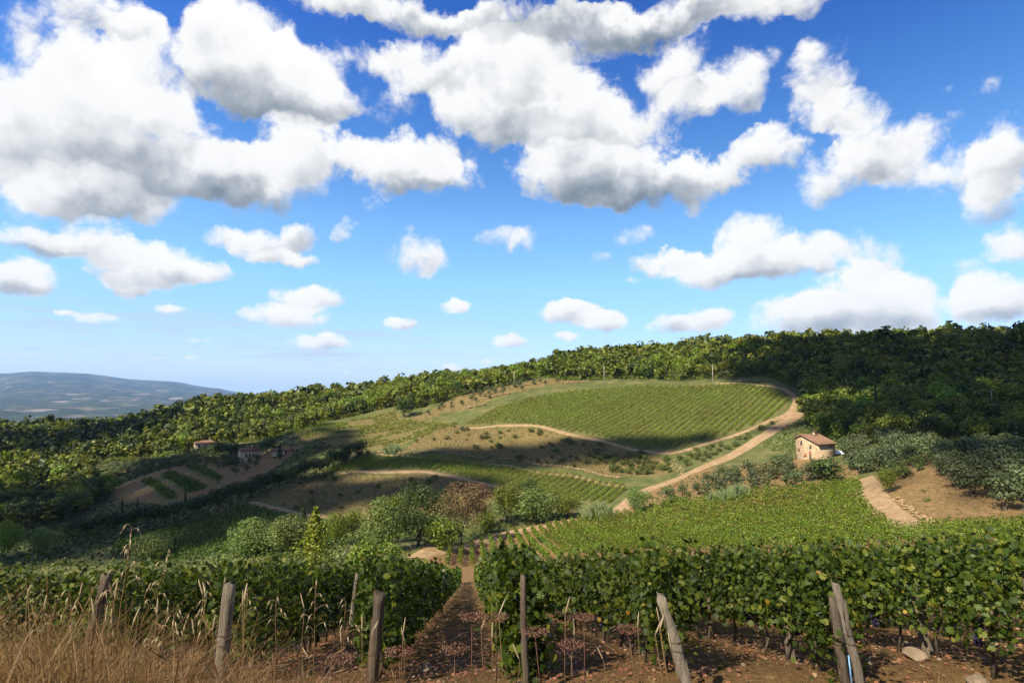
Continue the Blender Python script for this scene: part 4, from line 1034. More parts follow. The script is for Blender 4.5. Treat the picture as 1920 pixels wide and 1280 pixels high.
for i, (pp, lab) in enumerate((([(955,727),(1010,720)], 'pale dry stone terrace wall under the highest olives'), ([(900,750),(960,738)], 'pale dry stone terrace wall in the middle of the olive terraces'), ([(870,768),(915,758)], 'lowest pale dry stone terrace wall of the olive slope'), ([(1050,719),(1110,716)], 'broken pale stone wall along the top of the hillside vineyard'), ([(1380,716),(1410,714)], 'short pale stone bank behind the utility pole'))):
    stones_along(pp, 260, .42, lab, 'terrace_wall', M['rock_pale'], 200, .25, rows=3, seed=20 + i)

# ------------------------------------------------------------------ utility poles, fence
def pole(px, py, hpx, label, d=None):
    p = cast(px, py, 100) if d is None else np.array([*plan(px, d), h1(*plan(px, d))]); h = hpx * p[1] / FPX
    t = thing('utility_pole', p, label, 'pole', 'utility poles')
    g = Geo(); tube(g, [[0, 0, -.5], [0, 0, h * .5], [0, 0, h]], [.17, .15, .12], 8); g.build('shaft', M['pole'], t)
    g = Geo(); box(g, (0, 0, h - .45), (1.3, .1, .1)); g.build('crossarm', M['post'], t)
    for s in (-.55, 0, .55): g = Geo(); tube(g, [[s, 0, h - .4], [s, 0, h - .18]], [.045, .03], 6); g.build('insulator', M['rock_pale'], t)
pole(964, 724, 28, 'wooden utility pole standing beside the olive terraces')
pole(1133, 724, 37, 'wooden utility pole at the top of the hillside vineyard before the sunlit wood')
pole(1337, 724, 40, 'wooden utility pole beside the short pale stone bank')
pole(1855, 752, 42, 'slim utility pole in a clearing of the shaded wood', 240)
pole(668, 742, 26, 'faint utility pole on the sunlit ridge', 470)
fp = spline(castpoly([(636,1046),(690,1040),(745,1034),(792,1026)], 60), 2.2)
b0 = np.array([*fp[0], h1(*fp[0])]); fence = thing('rail_fence', b0, 'grey wooden post-and-rail fence in front of the valley trees', 'fence')
for i, (x, y) in enumerate(fp):
    g = Geo(); tube(g, [[0, 0, -.3], [.02, 0, 1.35]], [.07, .06], 6); o = g.build('post', M['post'], fence); o.location = np.array([x, y, h1(x, y)]) - b0
    if i:
        x0, y0 = fp[i - 1]
        for hz in (.45, .8, 1.15):
            g = Geo(); tube(g, [np.array([x0, y0, h1(x0, y0) + hz]) - b0, np.array([x, y, h1(x, y) + hz + .03]) - b0], [.05, .045], 5); g.build('rail', M['post'], fence)

# trees that stand clear of the wood on the skyline
for px, d, sc, k in ((1047,470,1.15,'holm'),(1124,470,.95,'holm'),(1235,458,1.3,'oak'),(1255,456,1.1,'oak'),(1332,455,1.2,'holm'),(1371,452,1.45,'oak'),(1468,448,1.15,'oak'),(1500,446,1.3,'oak'),(1600,440,1.2,'oak'),(1700,436,1.35,'holm'),(1790,432,1.15,'oak'),(1880,428,1.35,'holm'),(952,446,1.2,'holm'),(930,452,1.05,'oak'),(445,570,1.3,'holm'),(520,540,1.1,'oak'),(835,470,1.1,'oak'),(690,490,1.1,'oak'),(600,520,1.2,'holm')):
    x, y = plan(px, d); plant(k, x, y, sc, 'tall tree standing clear of the wood on the skyline', 'tree', 'trees on the skyline', 'oak_tree', rng=rng4, sxy=rng4.uniform(.6, .85))

# ------------------------------------------------------------------ undergrowth: brambles, broom and rough grass nobody could count
def edge_dist(poly, P):
    d = np.full(len(P), 1e9)
    for i in range(len(poly)):
        a, b = poly[i], poly[(i + 1) % len(poly)]; ab = b - a; t = np.clip(((P - a) @ ab) / (ab @ ab), 0, 1); d = np.minimum(d, np.linalg.norm(P - a - t[:, None] * ab, axis=1))
    return d
def undergrowth(P, rng, hmax, per, size, mat, label, name='undergrowth', flat=.7, clump=12.0, thr=.0):
    f = fnoise(P[:, 0] / clump, P[:, 1] / clump, 91); P = P[f > thr]; f = f[f > thr]
    k = len(P); h = hmax * rng.uniform(.35, 1.0, k) * (.5 + f); r = h * rng.uniform(.7, 1.3, k)
    i = np.repeat(np.arange(k), per); d = norm(rng.normal(size=(len(i), 3))); d[:, 2] = np.abs(d[:, 2]); q = rng.uniform(.5, 1.05, len(i))
    C = np.column_stack([P[i], height(P[i, 0], P[i, 1])]) + d * np.stack([r[i], r[i], h[i]], 1) * q[:, None]
    g = Geo(); cards(g, C, size * rng.uniform(.6, 1.3, len(i)) * (.6 + .5 * np.minimum(h[i], 1.5)), rng, QUAD, .4, d, .9)
    return tag(g.build(name, mat), label, 'undergrowth', kind='stuff')
ru = np.random.default_rng(123)
def drop_in(P, polys):
    for q in polys: P = P[~inside(q, P[:, 0], P[:, 1])]
    return P
uA = castpoly([(1500,785),(1600,808),(1900,815),(1925,852),(1740,852),(1620,872),(1570,852),(1490,850),(1425,838)], 80)
undergrowth(clear_house(clear_tracks(scatter(uA, 2.2, ru))), ru, 1.5, 13, .55, M['shrub'], 'rough bushes and brambles between the farmhouse and the shaded wood')
undergrowth(clear_house(clear_tracks(scatter(HSOIL, 2.3, ru), 6.0)), ru, .9, 12, .45, M['olive'], 'grey-green scrub under the olives below the farmhouse', thr=.36)
uB = planpoly([(-90,150),(300,130),(640,130),(690,200),(690,262),(560,300),(545,340),(420,352),(300,400),(-90,430)])
undergrowth(drop_in(clear_tracks(scatter(uB, 2.7, ru)), [DF, DF2, TSOIL, MV, SB2, LF] + TERR), ru, 1.5, 11, .6, M['oak_dark'], 'dark scrub filling the shaded valley slopes', thr=.30)
uC = castpoly([(440,1046),(560,980),(700,985),(760,975),(960,940),(1010,955),(1090,968),(1040,982),(900,1008),(800,1032),(640,1050)], 80)
undergrowth(drop_in(clear_tracks(scatter(uC, 1.9, ru), 4.5), [RF, DF, MV, castpoly([(625,1056),(640,1026),(790,1012),(810,1040),(760,1056)], 60)]), ru, 1.5, 16, .40, M['shrub'], 'thicket of bushes round the feet of the valley trees', thr=.28)
undergrowth(drop_in(clear_tracks(scatter(SB1, 1.4, ru)), []), ru, .55, 7, .36, M['dry_tuft'], 'withered tufts and low brush on the upper bank', thr=.25, clump=6)
undergrowth(drop_in(clear_tracks(scatter(SB2, 1.4, ru)), [DF]), ru, .55, 7, .36, M['dry_tuft'], 'withered tufts and low brush on the lower mound', thr=.25, clump=6)
undergrowth(scatter(LF, 2.0, ru), ru, .5, 6, .36, M['dry_tuft'], 'yellowing tufts between the rows of the patchy field', thr=.3, clump=6)
undergrowth(scatter(castpoly([(1690,960),(1700,900),(1740,870),(1915,860),(1925,970),(1780,975)], 50), 1.6, ru), ru, .32, 7, .22, M['dry_tuft'], 'sparse withered tufts on the brown slope', thr=.45, clump=5)
uO = planpoly([(750,312),(900,332),(1010,355),(1090,362),(1060,388),(960,402),(850,372)])
undergrowth(scatter(uO, 2.4, ru), ru, .7, 8, .42, M['dry_tuft'], 'golden tufts on the pale olive terraces', thr=.4, clump=7)
for poly, lab in ((F1, 'bushy hem along the foot of the shaded wood'), (F2, 'bushy hem along the foot of the sunlit ridge wood')):
    P = scatter(poly, 2.6, ru); e = edge_dist(poly, P); P = P[e < 9]; px = 960 + FPX * P[:, 0] / P[:, 1]; P = P[(px > -40) & (px < 1960)]; P = P[visible(P, 3.0)]
    undergrowth(clear_tracks(P, 3.5), ru, 3.0, 22, .62, M['oak'], lab)
uD = planpoly([(-90,47),(640,47),(700,60),(720,100),(690,132),(300,134),(-90,152)])
undergrowth(clear_tracks(scatter(uD, 1.9, ru)), ru, 1.9, 11, .42, M['shrub'], 'thick scrub behind the near vine rows', thr=.30)
undergrowth(drop_in(clear_tracks(np.concatenate([scatter(SB1, 3.2, ru), scatter(SB2, 3.4, ru)])), [DF]), ru, 1.0, 12, .36, M['shrub'], 'low green brush creeping over the dry banks', thr=.46, clump=16)
uR = planpoly([(1930,92),(2100,80),(2350,80),(2350,172),(2060,178),(1930,182)])
undergrowth(scatter(uR, 3.0, ru), ru, 1.5, 10, .55, M['shrub'], 'rough bushes on the slope beyond the olives', thr=.40)

# ------------------------------------------------------------------ houses
def mat_stone(name, c1, c2, c3, scale=2.2):
    m, n, b = principled(name, .92, .1); co = n('ShaderNodeTexCoord').outputs['Object']
    vo = n('ShaderNodeTexVoronoi'); n.put(vo.inputs['Vector'], n.vec('MULTIPLY', co, (1, 1, 1.7))); vo.inputs['Scale'].default_value = scale
    sc = n('ShaderNodeSeparateColor'); n.put(sc.inputs[0], vo.outputs['Color'])
    col = n.ramp(sc.outputs[0], [(0, c1), (.5, c2), (1, c3)]); col = n.mix(n.rng(n.noise(co, .7, 4, .6), .4, .7, 0, .5), col, (.22, .155, .092, 1))
    n.put(b.inputs['Base Color'], col)
    bp = n('ShaderNodeBump'); bp.inputs['Strength'].default_value = .7; bp.inputs['Distance'].default_value = .06; n.put(bp.inputs['Height'], vo.outputs['Distance']); n.put(b.inputs['Normal'], bp.outputs[0])
    return m
M['masonry'] = mat_stone('house_stone', (.19, .128, .075), (.27, .195, .118), (.36, .28, .185))
M['plaster'] = mat_rough('pale_plaster', (.26, .195, .13), (.36, .28, .20), .8, .2, 10)
M['rooftile'] = mat_rough('terracotta_tile', (.115, .062, .038), (.20, .118, .074), 1.4, .7, 9, c3=(.20, .16, .115))
M['dark_wood'] = mat_rough('shutter_wood', (.05, .028, .018), (.10, .055, .035), 3, .3, 12)
M['red_wood'] = mat_rough('red_shutter', (.22, .06, .03), (.30, .09, .045), 3, .3, 12)
M['eave_wood'] = mat_rough('eave_beam', (.08, .05, .03), (.14, .09, .06), 3, .3, 12)
def glass_mat():
    m, n, b = principled('window_glass', .08, .5); b.inputs['Base Color'].default_value = (.02, .025, .03, 1); return m
M['glass'] = glass_mat()

def roof_slab(t, a, b, c, d, thick=.16, ribs=0):
    """roof plane a-b (eave) to d-c (ridge) with rows of cover tiles running down the slope"""
    a, b, c, d = (np.array(q, float) for q in (a, b, c, d)); n = norm(np.cross(b - a, d - a)); n = n if n[2] > 0 else -n
    g = Geo(); V = [a, b, c, d, a - n * thick, b - n * thick, c - n * thick, d - n * thick]
    g.add(V, np.array([[0, 1, 2, 3], [7, 6, 5, 4], [0, 4, 5, 1], [1, 5, 6, 2], [2, 6, 7, 3], [3, 7, 4, 0]])); r = g.build('roof', M['rooftile'], t)
    g = Geo()
    for k in range(ribs):
        u = (k + .5) / ribs; tube(g, [a + (b - a) * u + n * .02, d + (c - d) * u + n * .02], [.09, .09], 6)
    if ribs: tag(g.build('cover_tiles', M['rooftile'], r), kind='stuff')
    return r

def window(t, c, right, nrm, w, h, mat=None, name='window', frame=True):
    """opening set in a wall: stone surround, dark recess pane"""
    c, right, nrm = np.array(c, float), np.array(right, float), np.array(nrm, float); up = np.array([0, 0, 1.0])
    def slab(cc, ww, hh, dd, m, nm, par):
        g = Geo(); V = [cc + right * sx * ww / 2 + up * sz * hh / 2 + nrm * (dd if o else -.15) for o in (0, 1) for sz in (-1, 1) for sx in (-1, 1)]
        g.add(V, np.array([[4, 5, 7, 6], [0, 1, 5, 4], [1, 3, 7, 5], [3, 2, 6, 7], [2, 0, 4, 6]])); return g.build(nm, m, par)
    f = slab(c, w, h, .03, mat or M['glass'], name, t)
    if frame:
        slab(c + up * (h / 2 + .09), w + .3, .18, .06, M['masonry'], 'lintel', f); slab(c - up * (h / 2 + .06), w + .24, .12, .09, M['masonry'], 'sill', f)
        for s in (-1, 1): slab(c + right * s * (w / 2 + .05), .1, h - .01, .05, M['plaster'], 'jamb', f)
    return f

def farmhouse():
    p = cast(1514, 862, 80); d = p[1]; k = d / FPX
    t = thing('stone_farmhouse', (p[0], p[1], p[2] - .3), 'stone farmhouse with low tiled roof above the valley vines', 'house', None, math.radians(0))
    ga = math.radians(-38)                      # the gable wall looks this way off the line to the camera
    view = math.atan2(p[0], p[1])
    gn = np.array([math.sin(view + math.pi + ga * -1), math.cos(view + math.pi + ga * -1), 0])     # outward normal of the gable wall
    gr = np.array([-gn[1], gn[0], 0])
    if gr @ np.array([1, 0, 0]) < 0: gr = -gr   # to the right as seen from outside
    sn = gr.copy(); back = -gn
    W, D = 37 * k / abs(gr @ np.array([math.cos(view), -math.sin(view), 0])), 28 * k / abs(back @ np.array([math.cos(view), -math.sin(view), 0]))
    hL, hR, hP = 37 * k + .5, 29 * k + .5, 43 * k + .5; fl = .27
    o = -gr * W / 2
    def q(u, v, z): return o + gr * (u * W) + back * (v * D) + np.array([0, 0, z])
    g = Geo()
    V = [q(0, 0, -1.5), q(1, 0, -1.5), q(1, 0, hR), q(fl, 0, hP), q(0, 0, hL), q(0, 1, -1.5), q(1, 1, -1.5), q(1, 1, hR), q(fl, 1, hP), q(0, 1, hL)]
    g.add(V, [np.array([[0, 1, 2, 3, 4], [9, 8, 7, 6, 5]]), np.array([[1, 6, 7, 2], [5, 0, 4, 9], [2, 7, 8, 3], [3, 8, 9, 4]])]); g.build('wall', M['masonry'], t)
    # battered foot of the corner on the valley side
    g = Geo(); V = [q(0, .02, -1.5) - gr * .8, q(0, .3, -1.5) - gr * .8, q(0, .3, hL * .55), q(0, .02, hL * .55), q(.02, .02, -1.5), q(.02, .3, -1.5)]
    g.add(V, [np.array([[0, 1, 2, 3], [0, 4, 5, 1]]), np.array([[0, 3, 4], [1, 5, 2]])]); g.build('buttress', M['masonry'], t)
    ov = .55; s1 = (hP - hR) / ((1 - fl) * W); s2 = (hP - hL) / (fl * W); lift = .17
    def e(u, v, z, du=0): return q(u, v, z + lift) + gr * du
    vo = ov / D
    roof_slab(t, e(1, -vo, hR - s1 * ov, ov), e(1, 1 + vo, hR - s1 * ov, ov), e(fl, 1 + vo, hP), e(fl, -vo, hP), .16, 30)
    roof_slab(t, e(0, 1 + vo, hL - s2 * ov, -ov), e(0, -vo, hL - s2 * ov, -ov), e(fl, -vo, hP - .01), e(fl, 1 + vo, hP - .01), .16, 30)
    g = Geo(); tube(g, [e(fl, -vo, hP + .05), e(fl, 1 + vo, hP + .05)], [.16, .16], 8); g.build('ridge_tile', M['rooftile'], t)
    ch = q(fl + .12, .62, 0); zc = hP - s1 * .12 * W; g = Geo(); rzz = math.atan2(gr[1], gr[0]); box(g, ch + np.array([0, 0, zc + .5]), (.8, .7, 1.5), rzz); c_ = g.build('chimney', M['masonry'], t)
    g = Geo(); box(g, ch + np.array([0, 0, zc + 1.36]), (1.15, 1.0, .18), rzz); g.build('chimney_cap', M['rooftile'], c_)
    H = hL
    for (u, zf, w, h, mt) in ((.26, .80, .62, 1.15, None), (.66, .64, .62, 1.05, None), (.14, .47, .62, .95, M['dark_wood']), (.64, .38, .55, .95, M['red_wood']), (.42, .245, .85, 1.0, M['red_wood'])):
        window(t, q(u, 0, zf * H) , gr, gn, w, h, mt)
    window(t, q(.64, 0, .9), gr, gn, .8, 1.9, M['dark_wood'], 'door')
    window(t, q(1, .72, hR * .86), back, sn, .7, .75); window(t, q(1, .66, hR * .50), back, sn, .35, .45)
    return p
HP = farmhouse()

def house(px, py, wpx, hpx, dpx, yaw, label, name, wallm, hip=False, wins=(), d=None, dmin=120, pitch=.35, chim=True):
    p = cast(px, py, dmin) if d is None else np.array([*plan(px, d), h1(*plan(px, d))]); k = p[1] / FPX; W, H, D = wpx * k, hpx * k, dpx * k
    view = math.atan2(p[0], p[1]); t = thing(name, (p[0], p[1], p[2] - .2), label, 'house', None, -view + math.radians(yaw))
    g = Geo(); pk = H + D / 2 * pitch
    if not hip:
        g.add([[-W/2, -D/2, -1], [W/2, -D/2, -1], [W/2, D/2, -1], [-W/2, D/2, -1], [-W/2, -D/2, H], [W/2, -D/2, H], [W/2, D/2, H], [-W/2, D/2, H], [-W/2, 0, pk], [W/2, 0, pk]],
              [np.array([[0, 1, 5, 4], [2, 3, 7, 6], [4, 5, 9, 8], [6, 7, 8, 9]]), np.array([[1, 2, 6, 9, 5], [3, 0, 4, 8, 7]])]); g.build('wall', wallm, t)
        o = .45
        roof_slab(t, (-W/2 - o, -D/2 - o, H - o * pitch + .15), (W/2 + o, -D/2 - o, H - o * pitch + .15), (W/2 + o, 0, pk + .15), (-W/2 - o, 0, pk + .15), .15, 22)
        roof_slab(t, (W/2 + o, D/2 + o, H - o * pitch + .15), (-W/2 - o, D/2 + o, H - o * pitch + .15), (-W/2 - o, 0, pk + .14), (W/2 + o, 0, pk + .14), .15, 22)
    else:
        box(g, (0, 0, H / 2 - .5), (W, D, H + 1)); g.build('wall', wallm, t); o = .6; q_ = min(W, D) / 2 * .9; g = Geo()
        a = [(-W/2 - o, -D/2 - o, H), (W/2 + o, -D/2 - o, H), (W/2 + o, D/2 + o, H), (-W/2 - o, D/2 + o, H), (-W/2 + q_, 0, pk), (W/2 - q_, 0, pk)]
        g.add(a, [np.array([[0, 1, 5, 4], [2, 3, 4, 5], [3, 2, 1, 0]]), np.array([[1, 2, 5], [3, 0, 4]])]); r_ = g.build('roof', M['rooftile'], t)
        g = Geo()
        for s in np.linspace(-.46, .46, 26): tube(g, [(s * (W + 2 * o), -D/2 - o, H + .03), (s * (W + 2 * o) * .55, -.15, pk - .1)], [.09, .09], 5)
        tag(g.build('cover_tiles', M['rooftile'], r_), kind='stuff')
    if chim: g = Geo(); box(g, (W * .2, .3, pk + .3), (.7, .6, 1.4)); g.build('chimney', wallm, t)
    for (u, z, w, h) in wins: window(t, ((u - .5) * W, -D / 2, z * H), (1, 0, 0), (0, -1, 0), w, h, None, 'window')
    return t
house(385, 838, 36, 9, 26, 4, 'low villa with wide hipped terracotta roof among dark trees', 'villa', M['plaster'], True, ((.2, .5, 1, 1.3), (.5, .5, 1, 1.3), (.8, .5, 1, 1.3)), pitch=.32)
house(465, 866, 30, 22, 24, 12, 'tower house with pale walls and gabled tile roof in the shade', 'tower_house', M['plaster'], False, ((.3, .62, .9, 1.6), (.5, .62, .9, 1.6), (.7, .62, .9, 1.6), (.5, .2, 1.1, 1.7)), pitch=.4)
house(530, 850, 34, 6, 20, -6, 'long low farm shed with faded tile roof behind bushes', 'farm_shed', M['plaster'], False, ((.3, .5, .8, 1), (.7, .5, .8, 1)), pitch=.3, chim=False)
house(77, 796, 30, 10, 16, 10, 'distant salmon-coloured house on the ridge before the blue hills', 'ridge_house', M['plaster'], False, ((.3, .5, 1, 1.5), (.7, .5, 1, 1.5)), d=590, pitch=.35)
house(178, 838, 16, 5, 12, 0, 'small pale outbuilding on the wooded slope below the ridge', 'outbuilding', M['plaster'], False, ((.5, .45, .9, 1.1),), d=400, pitch=.3, chim=False)

# ------------------------------------------------------------------ parked car beside the farmhouse
def car():
    p = cast(1569, 853, 80); t = thing('parked_car', (p[0], p[1], h1(p[0], p[1]) + .02), 'pale silver-blue hatchback parked beside the stone farmhouse', 'car', None, math.radians(-25))
    m, n, b = principled('car_paint', .25, .5); b.inputs['Base Color'].default_value = (.62, .70, .76, 1); b.inputs['Coat Weight'].default_value = .5
    mt, n, b = principled('tyre', .8, .2); b.inputs['Base Color'].default_value = (.02, .02, .02, 1)
    ml, n, b = principled('lamp_glass', .1, .5); b.inputs['Base Color'].default_value = (.7, .7, .68, 1)
    prof = [(-2.05, .30), (-2.1, .62), (-1.95, .86), (-1.1, .98), (-.45, 1.42), (1.05, 1.46), (1.8, .98), (2.0, .85), (2.02, .32)]
    def shell(pr, w0, w1, mat, nm):
        g = Geo(); n_ = len(pr); V = [(x, s * (w1 if z > 1.0 else w0), z) for s in (-1, 1) for x, z in pr]
        g.add(V, [np.array([list(range(n_))]), np.array([list(range(2 * n_ - 1, n_ - 1, -1))]), np.array([[i, n_ + i, n_ + (i + 1) % n_, (i + 1) % n_] for i in range(n_)])]); return g.build(nm, mat, t)
    shell(prof, .84, .66, m, 'body')
    shell([(-1.02, 1.0), (-.42, 1.385), (1.0, 1.42), (1.66, 1.0)], .80, .69, M['glass'], 'windows')
    for x in (-1.3, 1.25):
        for s in (-1, 1):
            g = Geo(); tube(g, [(x, s * .70, .31), (x, s * .88, .31)], [.31, .31], 16); w = g.build('wheel', mt, t)
            g = Geo(); tube(g, [(x, s * .87, .31), (x, s * .90, .31)], [.19, .17], 10); g.build('rim', ml, w)
    for s in (-1, 1): g = Geo(); box(g, (-2.03, s * .58, .70), (.14, .3, .14)); g.build('headlight', ml, t)
car()

# ------------------------------------------------------------------ foreground: posts, grass, stones
rf_ = np.random.default_rng(5)
def post(top, base, d, r, mat, label, square=False, dtop=None, knots=True):
    """weathered stake: foot in the ground below photo column `base`, head where the photograph shows it"""
    T = at(top[0], top[1], dtop or d); bx, by = plan(base, d); z = h1(bx, by)
    t = thing('vineyard_post', (bx, by, z), label, 'post')
    D = T - np.array([bx, by, z]); L = np.linalg.norm(D); n = 9; P = np.array([-D / L * .25] + [D * u for u in np.linspace(0, 1, n)])
    P[1:-1] += rf_.normal(size=(n - 1, 3)) * r * .12
    g = Geo(); sides = 4 if square else 9; R = r * (1 + rf_.normal(size=n + 1) * .05) * np.linspace(1.08, .9, n + 1)
    tube(g, P, R * (1.2 if square else 1), sides)
    V = g.v[0].reshape(n + 1, sides, 3); V += rf_.normal(size=(1, sides, 3)) * r * .10 * np.array([1, 1, 0]); V[-1, :, 2] += rf_.normal(size=sides) * r * .5
    V[-1] += 0; g.v = [V.reshape(-1, 3)]
    g.build('shaft', mat, t)
    # bark strips and splinters
    g = Geo()
    for _ in range(7):
        u0 = rf_.uniform(.05, .75); u1 = u0 + rf_.uniform(.08, .22); a = rf_.uniform(0, 6.28); off = np.array([math.cos(a), math.sin(a), 0]) * r * .97
        tube(g, [D * u0 + off, D * (u0 + u1) / 2 + off * 1.06, D * min(u1, .98) + off], [.003, r * .13, .003], 5)
    tag(g.build('splinters', mat, t), kind='stuff')
    if knots:
        g = Geo()
        for zf in (.55, .62): tube(g, [D * zf + np.array([math.cos(a), math.sin(a), 0]) * r * 1.12 for a in np.linspace(0, 6.28, 11)], [.004] * 11, 4)
        g.build('wire', M['wire'], t)
    return t
def plain(name, c, rough=.5, metal=0.0):
    m, n, b = principled(name, rough, .4); b.inputs['Base Color'].default_value = (*c, 1); b.inputs['Metallic'].default_value = metal; return m
M['wire'] = plain('rusty_wire', (.12, .085, .06), .6, .6); M['blue'] = plain('blue_plastic', (.14, .30, .46), .4)
post((200,1078), 180, 8.0, .062, M['post_dark'], 'grey weathered post leaning in the tall dry grass, its side hollowed')
post((429,1090), 434, 7.5, .080, M['post'], 'thick upright grey post rising from dry grass')
post((483,1090), 493, 11.0, .052, M['post'], 'slim pale post behind the thick upright grey post')
post((607,1062), 602, 16.5, .055, M['post'], 'thin grey post in front of the young yellow-green tree', knots=False)
post((670,1074), 664, 12.5, .045, M['post'], 'thin stake between the young tree and the dark square post', knots=False)
post((711,1108), 707, 8.6, .075, M['post_dark'], 'dark square post at the edge of the stony path', True)
post((980,1078), 985, 8.1, .045, M['post_dark'], 'narrow brown post hung with red vine leaves')
post((1240,1118), 1286, 7.4, .072, M['post'], 'pale split post leaning over beside bare soil', dtop=7.6)
post((1560,1120), 1556, 7.9, .055, M['post_dark'], 'upright brown post crossed by a leaning one')
pt = post((1566,1090), 1594, 7.2, .050, M['post'], 'leaning grey post with a blue plastic strip, crossing another post')
g = Geo(); a_ = at(1591, 1228, 7.15) - np.array(pt.location); b_ = at(1598, 1290, 7.1) - np.array(pt.location); tube(g, [a_, b_], [.009, .009], 6); g.build('plastic_strip', M['blue'], pt)
post((1466,1120), 1460, 9.7, .062, M['post'], 'short pale stake standing under the vine leaves', knots=False)
post((1709,1110), 1706, 9.6, .075, M['post'], 'stout pale stake beside a tumbled stone', knots=False)
post((1926,1085), 1906, 6.9, .052, M['post_dark'], 'leaning post at the end of the yellowing vine row')
post((832,1066), 833, 24, .055, M['post'], 'stake beside the stony path, deep in the vines', knots=False)

def blades(n, region, hmin, hmax, mat, wmin=.0015, wmax=.0038, lean=.35, seed=1, heads=.12):
    rs = np.random.default_rng(seed); x, y, w8 = region(rs, n); n = len(x); z = height(x, y) - .02
    h = rs.uniform(hmin, hmax, n) * w8; a = rs.uniform(0, 6.28, n); ln = np.abs(rs.normal(size=n)) * lean; w = rs.uniform(wmin, wmax, n)
    dx, dy = np.cos(a), np.sin(a); b = rs.uniform(0, 6.28, n); sx, sy = np.cos(b), np.sin(b); rows = []
    for u, wf in ((0, 1), (.35, .9), (.7, .65), (1, .12)):
        bend = ln * u ** 2 * h; zz = z + h * u * (1 - .25 * np.minimum(ln, 1.2) * u)
        for s in (-1, 1): rows.append(np.stack([x + dx * bend + s * sx * w * wf, y + dy * bend + s * sy * w * wf, zz], 1))
    V = np.stack(rows, 1).reshape(-1, 3); F = ((np.arange(n) * 8)[:, None, None] + np.array([[0, 1, 3, 2], [2, 3, 5, 4], [4, 5, 7, 6]])[None]).reshape(-1, 4)
    g = Geo(); g.add(V, F)
    k = rs.random(n) < heads; T = np.stack([x + dx * ln * h, y + dy * ln * h, z + h * (1 - .25 * np.minimum(ln, 1.2))], 1)[k]; m = len(T)
    dirv = norm(np.stack([dx * ln * 2, dy * ln * 2, np.ones(n) * .8], 1))[k]; L = rs.uniform(.05, .13, m)[:, None]
    for rot in (0, 1):
        side = norm(np.cross(dirv, np.array([1., .3, 0]) if rot else np.array([-.3, 1., 0])))
        V = np.stack([T - dirv * .02, T + dirv * L * .35 + side * .005, T + dirv * L, T + dirv * L * .35 - side * .005], 1).reshape(-1, 3); g.add(V, (np.arange(m) * 4)[:, None] + np.arange(4))
    return g
def reg_left(rs, n):
    x = rs.uniform(-8.5, .5, n); y = rs.uniform(3.4, 8.2, n); px = 960 + FPX * x / y
    dens = np.clip(1.15 - (px - 150) / 620, .10, 1) * (.35 + .9 * fnoise(x * 1.1, y * 1.1, 61)); k = rs.random(n) < dens
    w = np.clip(1.25 - (px - 100) / 1000, .55, 1.15); return x[k], y[k], w[k] * (.75 + .5 * fnoise(x[k] * 1.7, y[k] * 1.7, 62))
def reg_right(rs, n):
    x = rs.uniform(-3, 6.5, n); y = rs.uniform(3.6, 8.0, n); k = rs.random(n) < .2 + .8 * (fnoise(x * 1.4, y * 1.4, 63) > .56); return x[k], y[k], .4 + .6 * fnoise(x[k], y[k], 64)
def reg_field(rs, n):
    x = rs.uniform(-12, 12, n); y = rs.uniform(8, 24, n); k = fnoise(x * .9, y * .9, 66) > .52; return x[k], y[k], .35 + .5 * rs.random(k.sum())
tag(blades(32000, reg_left, .25, .9, None, seed=11, lean=.75, heads=.14).build('dry_grass', M['straw']), 'tangle of tall dry golden grass along the bank', 'grass', kind='stuff')
tag(blades(9000, reg_right, .15, .55, None, seed=12, lean=.5).build('dry_grass', M['straw']), 'sparse dry grass on the bank before the bare vine rows', 'grass', kind='stuff')
tag(blades(5000, reg_field, .08, .25, None, .004, .008, .8, 13, .02).build('dry_grass', M['straw']), 'short withered grass scattered between the near vine rows', 'grass', kind='stuff')

def oat(px, pytop, d, label, seed, lean=0.0, n=14, hd=1.0):
    rs = np.random.default_rng(seed); bx, by = plan(px - lean * 60, d); z0 = h1(bx, by); T = at(px, pytop, d) - np.array([bx, by, z0])
    t = thing('oat_stalk', (bx, by, z0), label, 'dry stalk'); m = T * .55 + np.array([-.04 * lean, 0, .08])
    g = Geo(); tube(g, [[0, 0, -.03], T * .28, m, T * .8, T], [.0042, .004, .0034, .0028, .0015], 5); g.build('stem', M['straw'], t)
    for i in range(n):
        u = 1 - .42 * hd * i / n; p = np.array([np.interp(u, [0, .28, .55, .8, 1], [q[k] for q in ([0, 0, 0], T * .28, m, T * .8, T)]) for k in range(3)]); a = rs.uniform(0, 6.28); ext = rs.uniform(.03, .11) * (.4 + i / n)
        q = p + np.array([math.cos(a) * ext, math.sin(a) * ext * .6, ext * .5]); r_ = q + np.array([math.cos(a) * .025, math.sin(a) * .02, -.045])
        g = Geo(); tube(g, [p, (p + q) / 2 + np.array([0, 0, .012]), q], [.0012] * 3, 3); tube(g, [q, q * .6 + r_ * .4, r_], [.002, .0068, .0008], 5)
        tube(g, [r_, r_ + np.array([math.cos(a) * .02, 0, -.03])], [.001, .0004], 3); g.build('spikelet', M['oat'], t)
oat(247, 988, 4.4, 'tallest dry oat stalk standing clear above the vines', 1, .1, 18)
oat(316, 1034, 4.6, 'dry oat stalk leaning away from the tallest one', 2, .9, 12)
oat(384, 1092, 4.6, 'nodding oat stalk with pale husks before the thick upright post', 3, -.5, 10)
oat(330, 1145, 4.3, 'drooping oat stalk low in the dry grass tangle', 4, .4, 16)
oat(592, 1090, 4.9, 'pale oat stalk beside the dark square post', 5, -.2, 9)
oat(648, 1125, 5.0, 'slim oat stalk with hanging husks near the stony path', 6, -.1, 9)
oat(132, 1110, 4.5, 'bent oat stalk beside the hollowed leaning post', 7, .5, 10)
